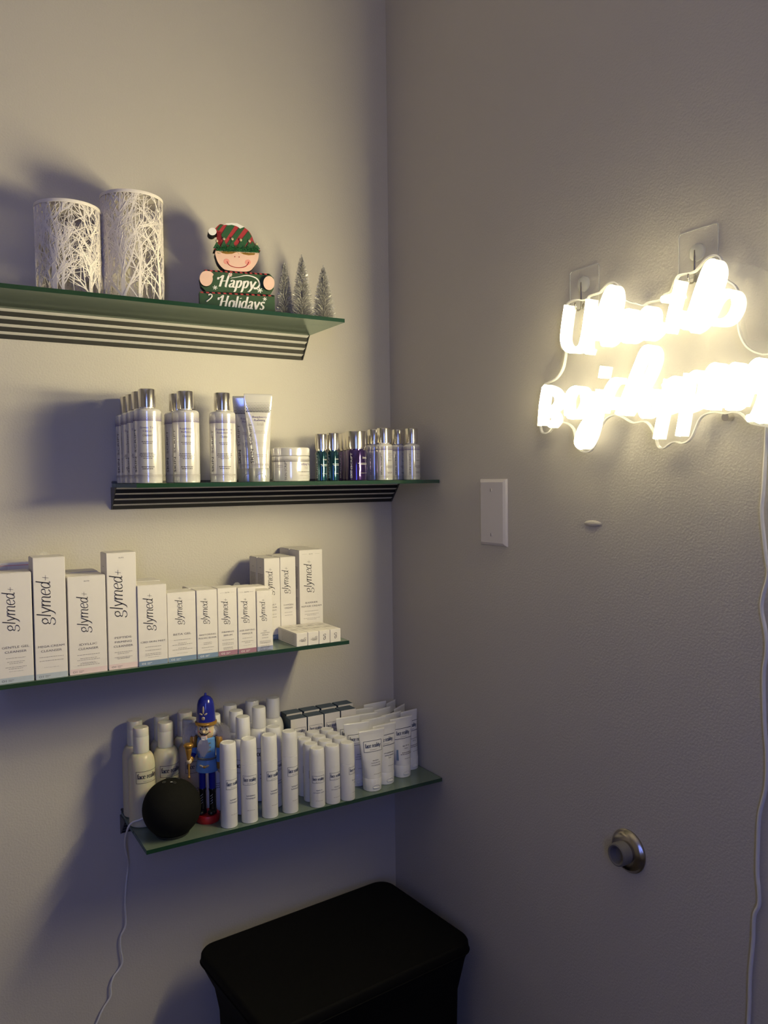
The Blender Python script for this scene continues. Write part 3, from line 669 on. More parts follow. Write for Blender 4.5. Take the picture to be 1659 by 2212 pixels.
carton('tall white carton with pale blue band, MEGA CREAM CLEANSER, second from left', -.7155, -.6715, -.1745, .046, .1785, 1, 0.0745, 0.116, ('MEGA CREAM', 'CLEANSER'), 0.0465, [(.75,), (.75,)], '6.76 fl oz | 200 mL', 'band_pale', 'O1', side=True, seal=-.001)
carton('broad white carton with pale pink band, IDYLLIC CLEANSER, third from left', -.6685, -.6145, -.1725, .050, .1472, 1, 0.0624, 0.0927, ('IDYLLIC', 'CLEANSER'), 0.043, [(.6,), (.45, .6), (.45, .6)], '4.0 fl oz | 118 mL', 'band_pink', 'O1', elite=1)
carton('tallest white carton with pink band, PEPTIDE FIRMING CLEANSER, fourth from left', -.6120, -.5680, -.1710, .043, .1790, 1, 0.0744, 0.116, ('PEPTIDE', 'FIRMING', 'CLEANSER'), 0.047, [(.6, .4), (.6, .4)], '6.75 fl oz | 200 mL', 'band_pink', 'O1', elite=1, side=True)
carton('white carton with steel blue band, CBD SKIN MIST, right of the tallest carton', -.5675, -.5225, -.1730, .045, .1262, 1, 0.0586, 0.0835, ('CBD SKIN MIST',), 0.036, [(.55,), (.55,), (.55, .55)], '4.0 oz | 118 mL', 'band_blue', 'O2', th=.0038)
carton('white carton with steel blue band, BETA GEL, sixth from left in front row', -.5210, -.4752, -.1706, .040, .1106, 1, 0.0455, 0.081, ('BETA GEL',), 0.042, [(.6,), (.3, .7), (.3, .7)], '4.0 oz | 118 mL', 'band_blue', 'O2')
carton('white carton with steel blue band, RESTORING FULVIC ELIXIR, right of BETA GEL carton', -.4742, -.4400, -.1722, .034, .1110, 1, 0.0434, 0.0768, ('RESTORING', 'FULVIC ELIXIR'), 0.037, [(.4, .4), (.6,)], '1 fl oz | 30 mL', 'band_blue', 'O2', th=.0036, side=True)
carton('narrow white carton with mauve band, FIRMING SERUM, left of the other mauve carton', -.4388, -.4060, -.1716, .034, .1113, 1, 0.0437, 0.0728, ('FIRMING', 'SERUM'), 0.0375, [(.6,), (.6, .6), (.5, .5)], '1.0 oz | 30 mL', 'band_mauve', 'O2', th=.0036, elite=2)
carton('narrow white carton with mauve band, AGE DEFYING MASQUE, clear seal tab behind top', -.4050, -.3735, -.1730, .034, .1098, 1, 0.0424, 0.0711, ('AGE DEFYING', 'MASQUE'), 0.037, [(.55,), (.65, .3)], '1 fl oz | 30 mL', 'band_mauve', 'O2', th=.0036, elite=2, seal=-.006)
carton('smallest upright white carton with lavender band, right end of the front row', -.3722, -.3440, -.1740, .030, .1020, 1, 0.0378, 0.069, ('AGE', 'HYDRATING', 'MASQUE'), 0.033, [(.4,), (.7, .7), (.6, .6), (.7, .7)], '1.0 oz | 30 mL', 'band_lav', 'O2', th=.0022)
# second row, mostly hidden
b = carton('white carton with pink-lined lid behind GENTLE GEL carton at left edge', -.7640, -.7130, -.1100, .046, .1680, None, 0, 0, 0, 0, 0, 0, 0, 0)
link('pink_line', box_me(-.0250, .0250, -.0003, 0, .1630, .1640, M['cheek']), b)
link('clear_seal_tab', prism([(-.010+.0065*math.cos(2*PI*k/20), .1600+.0065*math.sin(2*PI*k/20)) for k in range(20)], -.0008, -.0004, M['clear']), b)
carton('plain white carton hidden behind the IDYLLIC CLEANSER carton', -.6650, -.6140, -.1180, .045, .1480, None, 0, 0, 0, 0, 0, 0, 0, 0)
carton('plain white carton behind the CBD SKIN MIST carton', -.5640, -.5190, -.1240, .045, .1265, None, 0, 0, 0, 0, 0, 0, 0, 0)
carton('plain white carton behind the RESTORING FULVIC ELIXIR carton', -.4760, -.4420, -.1360, .034, .1110, None, 0, 0, 0, 0, 0, 0, 0, 0)
carton('plain white carton behind the smallest upright carton', -.3705, -.3420, -.1420, .032, .1050, None, 0, 0, 0, 0, 0, 0, 0, 0)
hs = [(.5,), (.5,)]
carton('white carton mostly hidden behind the smallest carton, left of OXYGEN CREAM', -.3250, -.2950, -.0940, .035, .1470, 1, .0495, .105, ('DAILY', 'REPAIR', 'CREAM'), .0620, hs, '1.7 fl oz | 50 mL', 'band_blue', 'O2', side=True, th=.0034)
carton('white carton directly behind the left one of the back trio', -.3250, -.2950, -.0580, .035, .1470, 1, .0495, .105, ('DAILY', 'REPAIR', 'CREAM'), .0620, hs, '1.7 fl oz | 50 mL', 'band_blue', 'O2', side=True, th=.0034)
carton('white OXYGEN CREAM carton, middle of the back trio', -.2942, -.2640, -.0940, .035, .1475, 1, .0495, .105, ('OXYGEN', 'CREAM'), .0590, hs, '1.7 fl oz | 50 mL', 'band_blue', 'O2', th=.0038)
carton('white carton directly behind the OXYGEN CREAM carton', -.2942, -.2640, -.0580, .035, .1475, None, 0, 0, 0, 0, 0, 0, 0, 0)
carton('tall white BARRIER REPAIR CREAM carton at right end of the shelf', -.2565, -.2095, -.0945, .044, .1580, 1, .0610, .109, ('BARRIER', 'REPAIR CREAM'), .0590, [(.6,), (.6, .4), (.7, .4)], '1.7 fl oz | 50 mL', 'band_blue', 'O2', elite=2, side=True)
carton('tall white carton directly behind the BARRIER REPAIR CREAM carton', -.2565, -.2095, -.0495, .044, .1580, 1, .0610, .109, ('BARRIER', 'REPAIR CREAM'), .0590, hs, '1.7 fl oz | 50 mL', 'band_blue', 'O2', side=True)
# little cartons lying flat
where = ('leftmost', 'second from left', 'second from right', 'rightmost')
for k in range(4):
    x0 = -.3020+.0216*k; w = .0210; L = .0785; h = .0232; yf = -.1775-.0000*k
    t = thing('small_carton', f'little white carton lying flat on third shelf, {where[k]} of four', 'box', (x0+w/2, -.1765, Z3+.0001), 0, 'little cartons lying flat')
    link('carton_body', box_me(-w/2, w/2, 0, L, 0, h, M['card'], .0005, 1), t)
    link('end_flap', box_me(-w/2+.0006, w/2-.0006, -.0004, .0001, .0006, h-.0005, M['card'], .0001, 1), t)
    p = Print()
    if k < 2: p.pen('gm+', .001, .0125, .0046, M['ink2'], .06, .14, slant=.16, rot=PI, sx=1.0)
    else: p.pen('g', 0, .0135, .0066, M['ink2'], .06, .14, slant=.1, rot=PI)
    p.rect(-w/2+.001, .0004, -w/2+.006, .0010, M['card_white_ink']); link('printing', p.bake(flat(-.0005)), t)
    q = Print(); q.lines(0, L*.8, [.012]*5, .0028, .0009, M['ink3']); q.lines(0, L*.45, [.012]*4, .0028, .0009, M['ink3'])
    link('top_printing', q.bake(lambda u, v, e: (u, v, h+e)), t)
    if k == 0:
        q = Print(); q.lines(L*.55, h*.82, [L*.7]*7, .0026, .0008, M['ink3']); link('side_printing', q.bake(lambda u, v, e: (-w/2-e, L-u, v)), t)

# ---------------------------------------------------------------- lowest shelf
def fr_label(p, x, y, w, h, m=None, t=.0005, fr=True):
    m = m or M['navy_ink']
    if fr: p.frame(x-w/2, y-h/2, x+w/2, y+h/2, t, m)
    p.pen('face reality', x, y-h*.10, h*.25, m, .10, .24, sx=w*.88/(h*.25*6.75))
    p.lines(x, y-h*.34, [w*.42], .002, h*.05, M['ink3'])
# frosted gel bottles
def gel_bottle_meshes(body_m):
    r, h = .0220, .158
    prof = [(0, 0), (r-.004, 0), (r-.001, .0015), (r, .005), (r, .098)]
    for k in range(1, 9): a = PI/2*k/8; prof.append((.0122+(r-.0122)*math.cos(a), .098+.024*math.sin(a)))
    prof += [(.0122, .124), (0, .124)]
    cap = [(0, .1235), (.0128, .1235), (.0130, .1245), (.0130, .1500), (.0128, .1505), (.0130, .1512), (.0128, .1625), (.0116, .1645), (0, .1650)]
    p = Print(); fr_label(p, 0, .0855, .0400, .0200, M['ink'], .0006)
    p.lines(.002, .048, [.020, .014, .018], .0038, .0012, M['ink2']); p.lines(.002, .024, [.014], .003, .0009, M['ink3'])
    return lathe(prof, body_m, 48), lathe(cap, M['frost_cap'], 40), p.bake(round_(r))
gm = {k: gel_bottle_meshes(M[k]) for k in ('frost', 'amber')}
def gel_bottle(label, x, y, rz, kind='frost'):
    t = thing('gel_bottle', label, 'bottle', (x, y, Z4+.0001), math.radians(rz), 'frosted bottles of clear gel')
    link('bottle_body', gm[kind][0], t); link('flip_cap', gm[kind][1], t); link('printing', gm[kind][2], t)
gel_bottle('frosted yellowish gel bottle at the left end, front row, behind the round speaker', -.5432, -.0720, 14)
gel_bottle('frosted yellowish gel bottle at the left end, rear row against the wall', -.5425, -.0270, 14)
gel_bottle('frosted gel bottle second from left, front row, above the round speaker', -.5005, -.0670, 10)
gel_bottle('frosted gel bottle second from left, rear row', -.4960, -.0265, 0)
gel_bottle('amber tinted gel bottle directly left of the nutcracker, front row', -.4590, -.0710, 12, 'amber')
gel_bottle('frosted gel bottle behind the amber one, left of nutcracker hat', -.4540, -.0250, 0)
# opaque white round-shouldered bottles
r = .0200
prof = [(0, 0), (r-.003, 0), (r-.0006, .001), (r, .004), (r, .104)]
for k in range(1, 11): a = PI/2*k/10; prof.append((.0116+(r-.0116)*math.cos(a), .104+.026*math.sin(a)))
prof += [(.0116, .1315), (0, .1315)]
wb = (lathe(prof, M['white'], 48), lathe([(0, .1305), (.0126, .1305), (.0128, .1315), (.0122, .165), (.0112, .1668), (.004, .1675), (0, .1672)], M['white'], 40))
p = Print(); fr_label(p, 0, .0855, .052, .0230, M['ink'], .0006); p.lines(0, .050, [.02, .016, .02], .0036, .0012, M['ink2']); wbp = p.bake(round_(r))
for lab, x, y, rz in (('white round-shouldered bottle, front of the column right of the nutcracker', -.3795, -.1170, -4), ('white round-shouldered bottle, middle of the column right of the nutcracker', -.3765, -.0760, 0),
                      ('white round-shouldered bottle, rear of the column right of the nutcracker', -.3725, -.0340, 0), ('white round-shouldered bottle, nearer of two behind the second pump bottle', -.3335, -.0770, 8),
                      ('white round-shouldered bottle, farther of two behind the second pump bottle', -.3280, -.0300, 0), ('white round-shouldered bottle touching the stack of navy-topped boxes', -.2880, -.0340, 6),
                      ('white bottle half hidden by the nutcracker hair and shoulder', -.4185, -.0760, 0), ('white bottle fully behind the nutcracker hat, rear row', -.4135, -.0320, 0)):
    t = thing('lotion_bottle', lab, 'bottle', (x, y, Z4+.0001), math.radians(rz), 'white round-shouldered bottles')
    link('bottle_body', wb[0], t); link('cap', wb[1], t); link('printing', wbp, t)
# airless pump bottles
def pump_meshes(r, h, fz, fw, fh, l2, y2, y3, cf):
    zc = h*(1-cf)
    body = lathe([(0, 0), (r-.0012, 0), (r-.0003, .0005), (r, .0016), (r, zc-.0003), (r-.0005, zc), (0, zc)], M['white'], 40)
    cap = lathe([(0, zc), (r-.0004, zc), (r, zc+.0004), (r-.0004, h*.9), (r-.0010, h-.0022), (r-.0018, h-.0006), (r-.0034, h), (r-.0042, h-.0006), (0, h-.0007)], M['white'], 40)
    p = Print(); fr_label(p, 0, fz, fw, fh, M['navy_ink'], .00045)
    for k, s in enumerate(l2): p.text(s, .001, y2-k*.0044, .0024, M['navy_ink'], width=min(.0210, .00125*len(s)))
    p.lines(.001, y3, [.013], .002, .0007, M['ink3']); return body, cap, p.bake(round_(r))
tall = pump_meshes(.0140, .1415, .0735, .0258, .0160, ('hydrabalance', 'hydrating gel'), .0465, .0225, .30)
short = pump_meshes(.0136, .1035, .0505, .0240, .0130, ('vitamin A', 'corrective c serum'), .0305, .0125, .36)
short2 = pump_meshes(.0136, .1035, .0545, .0240, .0130, ('8% mandelic', 'serum'), .0355, .0145, .36)
def pump(ms, label, x, y, rz, group):
    t = thing('pump_bottle', label, 'bottle', (x, y, Z4+.0001), math.radians(rz), group)
    for n_, m_ in zip(('bottle_body', 'cap', 'printing'), ms): link(n_, m_, t)
g = 'tall white pump bottles'
pump(tall, 'tall white cylinder pump bottle directly right of the nutcracker, first of four', -.4222, -.1590, 16, g)
pump(tall, 'tall white cylinder pump bottle, second of the four in front', -.3860, -.1590, -14, g)
pump(tall, 'tall white cylinder pump bottle, third of the four in front', -.3490, -.1595, 12, g)
pump(tall, 'tall white cylinder pump bottle, fourth of four, touching the short ones', -.3112, -.1600, 14, g)
pump(tall, 'tall white cylinder pump bottle behind the gap between third and fourth ones', -.3250, -.1220, 20, g)
rowname = ('front row', 'second row', 'third row', 'rear row'); colname = ('left', 'middle', 'right')
for i in range(4):
    for j in range(3):
        x = -.2605+.0295*j+.0015*i; y = -.1640-.0012*(j if i == 0 else 0)+.0287*i; rz = ((-16, 4, 36), (10, 0, 5), (12, 0, 5), (0, 0, 0))[i][j]
        pump(short2 if j == 2 else short, f'short white pump bottle, {rowname[i]} {colname[j]} of the block of twelve', x, y, rz, 'short white pump bottles')
# navy topped cartons
for i in range(2):
    for j in range(4):
        x = (-.2655+.0355*j) if i == 0 else (-.2580+.0372*j); y = -.0630 if i == 0 else -.0272; w = .0336; d = .0258 if i == 0 else .0262; h = .1275
        t = thing('navy_carton', f'white-fronted carton with navy top and sides, {("front", "rear")[i]} row {("leftmost", "second from left", "second from right", "rightmost")[j]}', 'box', (x+w/2, y, Z4+.0001), 0, 'navy-topped white cartons')
        link('carton_body', box_me(-w/2, w/2, 0, d, 0, h, M['navy'], .0004, 1), t)
        link('front_panel', box_me(-w/2+.0004, w/2-.0004, -.0006, .0002, .0004, h-.0002, M['card'], .0001, 1), t)
        p = Print(); fr_label(p, 0, h-.0250, w*.82, .0150, M['navy_ink'], .0005); link('printing', p.bake(flat(-.0006)), t)
# white squeeze tubes
def cream_tube_meshes(h, w, style):
    me, fn = tube_body(.0172, w, .0235, h, M['white'], .006)
    p = Print(); z = h*.735; N = M['navy_ink']
    if style == 'frame':
        p.frame(-.0185, z-.0098, .0185, z+.0098, .0007, N, 10); fr_label(p, 0, z, .0350, .0180, N, fr=False)
        for k, s in enumerate(('clearderma', 'moisturizer for', 'acne-prone skin')): p.text(s, .002, h*.50-k*.0042, .0022, M['ink'], width=.0012*len(s))
        p.lines(.004, h*.29, [.016], .003, .0009, M['ink3'])
    else:
        p.rect(-.0205, z+.0088, .0205, z+.0097, N, n=12); p.rect(-.0200, z-.0097, .0200, z-.0088, N, n=12); fr_label(p, .000, z, .0330, .0180, N, fr=False)
        ls = {'spf': ('daily SPF 30', 'lotion'), 'ultra': ('ultra protection', 'SPF 28'), 'peptide': ('cran-peptide cream', 'calming replenish', 'cream')}[style]
        for k, s in enumerate(ls): p.text(s, .003, h*.52-k*.0045, .0026, M['ink'], width=.00125*len(s))
        if style != 'peptide': p.lines(.003, h*.42, [.020, .026], .003, .0011, M['ink2'])
        p.lines(.004, h*.32, [.014], .003, .0009, M['ink3'])
        if style == 'spf': p.rect(-.0164, h*.30, -.0135, h*.48, M['band_blue'], 1, 3)
    return me, flip_cap(.0173, .0234, M['white']), notch(.0173, .0075, M['white'], .0070), ledge(.0173, .0070, M['white'], .0062), p.bake(fn)
TS = {}
def cream_tube(label, x, y, h, w, rz, style):
    k = (h, w, style)
    if k not in TS: TS[k] = cream_tube_meshes(h, w, style)
    t = thing('cream_tube', label, 'tube', (x, y, Z4+.0001), math.radians(rz), 'white cream tubes standing on their caps')
    for n_, m_ in zip(('tube_body', 'cap', 'thumb_notch', 'thumb_ledge', 'printing'), TS[k]): link(n_, m_, t)
L4 = 'white squeeze tube on its cap, '
cream_tube(L4+'frontmost, framed label, right of the short pump bottles', -.1405, -.1500, .1110, .0535, -3, 'frame')
cream_tube(L4+'front of the second column, label with bands', -.1035, -.1345, .1110, .0535, 4, 'peptide')
cream_tube(L4+'front of third column, blue block on its side', -.0575, -.1215, .1130, .0520, 2, 'spf')
cream_tube(L4+'rightmost in front, nearest the right wall', -.0235, -.0960, .1150, .0430, 8, 'ultra')
cream_tube(L4+'second in the first column, behind the frontmost', -.1520, -.1130, .1165, .0520, -8, 'frame')
cream_tube(L4+'third in the first column, before the navy boxes', -.1515, -.0790, .1195, .0520, -2, 'frame')
cream_tube(L4+'second in the second column', -.1060, -.0980, .1135, .0545, 1, 'peptide')
cream_tube(L4+'third in the second column', -.1045, -.0625, .1135, .0520, -8, 'peptide')
cream_tube(L4+'rearmost in the second column', -.0920, -.0290, .1135, .0470, -6, 'peptide')
cream_tube(L4+'second in the third column', -.0580, -.0860, .1125, .0500, 8, 'spf')
cream_tube(L4+'third in the third column', -.0580, -.0510, .1135, .0430, 10, 'spf')
cream_tube(L4+'rearmost in the third column', -.0560, -.0180, .1170, .0540, 2, 'spf')
cream_tube(L4+'second in the right wall column, turned sideways', -.0225, -.0590, .1140, .0460, 30, 'ultra')
cream_tube(L4+'rear right corner one, turned sideways', -.0205, -.0225, .1150, .0400, 30, 'ultra')

# ---------------------------------------------------------------- nutcracker
NC = thing('nutcracker', 'painted wooden nutcracker soldier with tall royal blue hat holding golden sceptre', 'figurine', (-.4456, -.1190, Z4+.0001), math.radians(-34))
def ell(name, par, c, rr, m, seg=20):
    P = [(math.sin(PI*k/10), -math.cos(PI*k/10)) for k in range(11)]
    me = lathe([(max(0, a)*1.0, b) for a, b in P], m, seg)
    o = link(name, me, par, c); o.scale = rr; return o
def cone(prof, m, par, name, c=(0, 0, 0), rot=(0, 0, 0), sx=1, sy=1, seg=32): return link(name, lathe(prof, m, seg, sx, sy), par, c, rot)
cone([(0, 0), (.0190, 0), (.0198, .002), (.0198, .0105), (.0188, .0125), (0, .0125)], M['red'], NC, 'base')
for s in (-1, 1):
    lg = cone([(0, .052), (.0056, .052), (.0058, .060), (.0062, .092), (0, .092)], M['royal'], NC, 'leg', (s*.0086, 0, 0))
    bt = cone([(0, .0125), (.0066, .0125), (.0068, .0165), (.0058, .022), (.0056, .050), (.0064, .0545), (.0060, .0555), (0, .0555)], M['black_paint'], lg, 'boot')
    toe = ell('boot_toe', lg, (0, -.0065, .0165), (.0064, .0088, .0048), M['black_paint'])
    for k in range(4): link('lace', tube_me([(-.0020, -.0062, .030+.0045*k), (.0, -.0066, .0312+.0045*k), (.0018, -.0062, .0335+.0045*k)], .00035, M['silver_ink'], 5, 2), lg)
skirt = cone([(0, .086), (.0186, .086), (.0190, .0875), (.0172, .100), (.0150, .1085), (0, .1085)], M['sky'], NC, 'coat_skirt', sy=.82)
torso = cone([(0, .1085), (.0150, .1085), (.0156, .118), (.0164, .134), (.0150, .142), (.0090, .1465), (0, .1470)], M['sky'], NC, 'torso', sy=.82)
cone([(.0148, .1062), (.0162, .1068), (.0163, .1098), (.0148, .1106), (.0148, .1062)], M['slate'], NC, 'belt', sy=.84)
cone([(.0080, .1440), (.0120, .1440), (.0112, .1475), (.0080, .1480), (.0080, .1440)], M['gold'], NC, 'collar', sy=.85)
for k, sg in ((0, -1), (1, 1)): ell('buckle_wing', skirt, (sg*.0042, -.0148, .0975), (.0046, .0012, .0020), M['pale_gold']).rotation_euler = (0, -sg*.5, 0)
ell('buckle', skirt, (0, -.0150, .0965), (.0022, .0014, .0026), M['gold'])
for k in range(3):
    for s in (-1, 1):
        link('coat_braid', box_me(-.0034, .0034, -.0004, .0006, -.0011, .0011, M['slate'], .0003, 1), torso, (s*.0075, -.0124+.0006*(2-k), .1215+.0072*k), (0, -.16*s, .42*s))
# right-hand arm hangs straight, other arm bends forward to hold the sceptre
arm = cone([(0, .1000), (.0056, .1000), (.0058, .104), (.0060, .128), (0, .128)], M['sky'], NC, 'arm', (.0222, .001, 0))
cone([(0, .1260), (.0062, .1260), (.0064, .128), (.0064, .1425), (.0056, .1445), (0, .1445)], M['gold'], arm, 'epaulette')
cone([(0, .0900), (.0056, .0900), (.0060, .092), (.0060, .1015), (0, .1015)], M['gold'], arm, 'cuff')
ell('hand', arm, (0, 0, .0868), (.0042, .0042, .0055), M['pale_gold'])
arm2 = cone([(0, .1130), (.0054, .1130), (.0058, .117), (.0060, .128), (0, .128)], M['sky'], NC, 'arm', (-.0222, .001, 0))
cone([(0, .1260), (.0062, .1260), (.0064, .128), (.0064, .1425), (.0056, .1445), (0, .1445)], M['gold'], arm2, 'epaulette')
link('forearm', tube_me([(0, 0, .1150), (-.0008, -.006, .1120), (-.0018, -.014, .1095)], .0050, M['royal'], 14, 4), arm2)
link('cuff', tube_me([(-.0016, -.0125, .1100), (-.0020, -.0170, .1085)], .0056, M['gold'], 14, 2), arm2)
ell('hand', arm2, (-.0022, -.0205, .1080), (.0045, .0050, .0050), M['skin'])
sc = cone([(0, .0795), (.0016, .0800), (.0024, .082), (.0016, .0842), (.0013, .086), (.0018, .100), (.0022, .110), (.0026, .114), (.0044, .122), (.0056, .1275), (.0056, .1295), (.0050, .1300), (.0066, .1320), (.0080, .1345), (.0080, .1365), (.0068, .1380), (.003, .1388), (0, .1390)], M['gold'], NC, 'sceptre', (-.0245, -.0215, 0))
# head
hd = cone([(0, .1440), (.0100, .1442), (.0134, .1475), (.0146, .1540), (.0144, .1620), (.0140, .1690), (0, .1690)], M['skin'], NC, 'head', sy=.95)
yf = -.0141
for s in (-1, 1):
    e = ell('eye', hd, (s*.0052, yf+.0012, .1608), (.0030, .0010, .0026), M['white_paint']); ell('pupil', hd, (s*.0050-.0003, yf+.0004, .1605), (.0014, .0007, .0017), M['black_paint'])
    link('eyebrow', tube_me([(s*.0018, yf-.0002, .1642), (s*.0048, yf+.0004, .1658), (s*.0084, yf+.0022, .1652)], lambda t: .0011*(1-.5*t), M['black_paint'], 8, 4), hd)
    link('moustache', tube_me([(0, yf-.0006, .1525), (s*.0034, yf-.0004, .1516), (s*.0062, yf+.0010, .1528), (s*.0086, yf+.0030, .1552)], lambda t: .0015*(1-.85*t)+.0001, M['black_paint'], 8, 4), hd)
    ell('cheek', hd, (s*.0088, yf+.0036, .1552), (.0026, .0012, .0018), M['cheek'])
ell('nose', hd, (0, yf-.0018, .1562), (.0026, .0034, .0028), M['skin'])
link('jaw', box_me(-.0046, .0046, -.0152, -.004, .1420, .1492, M['skin2'], .0008), hd)
for k in range(2):
    for j in range(5): link('tooth', box_me(-.0044+.00178*j, -.0044+.00178*j+.0016, -.0157, -.0150, .1436+.0026*k, .1459+.0026*k, M['white_paint'], .0002, 1), hd)
def fur(name, par, n, fn, m, w=.00022):
    rg = random.Random(9); V, F = [], []
    for k in range(n):
        P = fn(rg); b = len(V)
        for i, q in enumerate(P):
            ww = w*(1-i/len(P)*.7); V += [(q[0]-ww, q[1], q[2]), (q[0]+ww, q[1]-ww, q[2])]
        F += [(b+2*i, b+2*i+2, b+2*i+3, b+2*i+1) for i in range(len(P)-1)]
    o = link(name, mesh(V, F, m), par); o['kind'] = 'stuff'
def beardf(rg):
    x = rg.uniform(-.0062, .0058); y = -.0148-rg.uniform(0, .0035)*(1-abs(x)/.008); L = rg.uniform(.018, .031)*(1-abs(x)*45); s = rg.gauss(0, .002)
    return [(x, y, .1428), (x*1.35+s*.4, y-.0016, .1428-L*.4), (x*1.2+s, y-.0022, .1428-L*.75), (x*.6-.0012+s, y-.0010, .1428-L)]
ell('beard', NC, (-.001, -.0148, .1330), (.0070, .0032, .0115), M['hair']); fur('beard_strands', NC, 700, beardf, M['hair'])
def hairf(rg):
    a = rg.uniform(-.35, PI+.35); c, s = math.cos(a), math.sin(a); z = rg.uniform(.150, .168); f = rg.uniform(.9, 1.7); L = rg.uniform(.016, .030)
    return [(c*.0142, s*.0136+.001, z), (c*.0205*f, s*.0165+.002, z-L*.15), (c*.0245*f, s*.0185+.002, z-L*.6), (c*.0235*f+rg.gauss(0, .002), s*.0175+.002, z-L)]
ell('hair', NC, (0, .0060, .1545), (.0215, .0140, .0145), M['hair']); fur('hair_strands', NC, 2000, hairf, M['hair'])
ht = cone([(0, .1690), (.0164, .1690), (.0163, .1740), (.0152, .1900), (.0142, .2000), (.0120, .2070), (.0084, .2115), (.0040, .2138), (.0020, .2145), (.0022, .2165), (.0014, .2185), (0, .2190)], M['royal'], NC, 'hat')
cone([(.0138, .1655), (.0180, .1662), (.0186, .1680), (.0182, .1705), (.0160, .1720), (.0138, .1720), (.0138, .1655)], M['gold'], ht, 'hat_brim')
br = ell('hat_peak', ht, (0, -.0120, .1690), (.0120, .0092, .0030), M['gold'])
ell('emblem_plume', ht, (0, -.0150, .1930), (.0017, .0010, .0066), M['pale_gold']).rotation_euler = (-.07, 0, 0)
for s in (-1, 1): ell('emblem_leaf', ht, (s*.0040, -.0150, .1862), (.0030, .0010, .0014), M['pale_gold']).rotation_euler = (0, -s*.45, s*.25)
ell('emblem_dot', ht, (0, -.0161, .1792), (.0030, .0010, .0030), M['pale_gold'])

# ---------------------------------------------------------------- round smart speaker with its cord
SP = thing('smart_speaker', 'black fabric ball-shaped speaker with white cord on the lowest shelf', 'speaker', (-.5120, -.1375, Z4+.0001), math.radians(-20))
R = .0470; prof = []
for k in range(4, 33): a = PI*k/32; prof.append((R*math.sin(a), .0430-R*.985*math.cos(a)))
prof = [(0, .0028)]+[p for p in prof if p[1] > .0028]
link('fabric_shell', lathe(prof, M['black_fabric'], 64), SP)
link('foot', lathe([(0, 0), (.0255, 0), (.0270, .0012), (.0285, .0045), (0, .0045)], M['dark_plastic'], 48), SP)
for a in (0, 1, 2, 3):
    q = a*PI/2+.5; link('button', lathe(rnd(.0034, -.0004, .0005, .0003), M['dark_plastic'], 20), SP, (.0125*math.cos(q), .0125*math.sin(q), .0880), (-.26*math.sin(q), .26*math.cos(q), 0))
link('painted_glint', box_me(-.0018, .0018, -.0006, .0006, 0, .0006, M['silver_ink'], .0002, 1), SP, (.001, -.0098, .0886), (.2, 0, 0))  # small glint on the shell, put in as a silver patch
cordpts = [(-.5400, -.1020, .7480), (-.5520, -.0940, .7400), (-.5645, -.0860, .7345), (-.5705, -.0780, .7206), (-.5690, -.0500, .6850), (-.5580, -.0200, .6400), (-.5554, -.0060, .6200), (-.5590, -.006, .5931), (-.5617, -.006, .5581), (-.5613, -.006, .5222), (-.5705, -.006, .503), (-.5711, -.006, .4811), (-.5685, -.006, .4581), (-.5743, -.006, .4462), (-.584, -.006, .4358), (-.5894, -.006, .4211), (-.5904, -.006, .4023), (-.6033, -.006, .3848), (-.614, -.006, .364), (-.6262, -.006, .3344), (-.650, -.018, .20), (-.66, -.018, .10), (-.68, -.03, .004)]
q = link('power_cord', tube_me(cordpts, .0017, M['cord'], 8, 5), SP); q.matrix_parent_inverse = (Matrix.Translation(SP.location) @ Matrix.Rotation(math.radians(-20), 4, 'Z')).inverted(); q['label'] = 'white power cord'

# ---------------------------------------------------------------- lit sign on the right wall
SG = thing('neon_sign', 'glowing warm white neon script sign on clear acrylic, hung on right wall', 'sign', (-.0135, -.62, 1.45))
OFF = Vector((-.0135, -.62, 1.45))
OUT = [(-0.5403, 1.5595), (-0.5552, 1.5591), (-0.5654, 1.5561), (-0.5741, 1.5565), (-0.5784, 1.5597), (-0.5897, 1.5601), (-0.5994, 1.561), (-0.6062, 1.5653), (-0.6144, 1.5696), (-0.6251, 1.5698), (-0.6343, 1.5634), (-0.6395, 1.5505), (-0.6459, 1.5413), (-0.6561, 1.5354), (-0.6662, 1.5319), (-0.6773, 1.5275), (-0.6834, 1.5297), (-0.6953, 1.5297), (-0.7048, 1.5297), (-0.7117, 1.5349), (-0.7209, 1.5367), (-0.7254, 1.5441), (-0.7321, 1.5537), (-0.7399, 1.5547), (-0.7518, 1.5538), (-0.7593, 1.5548), (-0.7667, 1.5602), (-0.7751, 1.5662), (-0.7853, 1.5676), (-0.7934, 1.5636), (-0.7975, 1.5548), (-0.7986, 1.5407), (-0.8046, 1.5325), (-0.8134, 1.5255), (-0.8193, 1.5157), (-0.8232, 1.5047), (-0.8264, 1.499), (-0.8252, 1.4925), (-0.8204, 1.4866), (-0.8195, 1.4765), (-0.8225, 1.4641), (-0.8292, 1.452), (-0.8387, 1.4439), (-0.8498, 1.439), (-0.8569, 1.4376)]
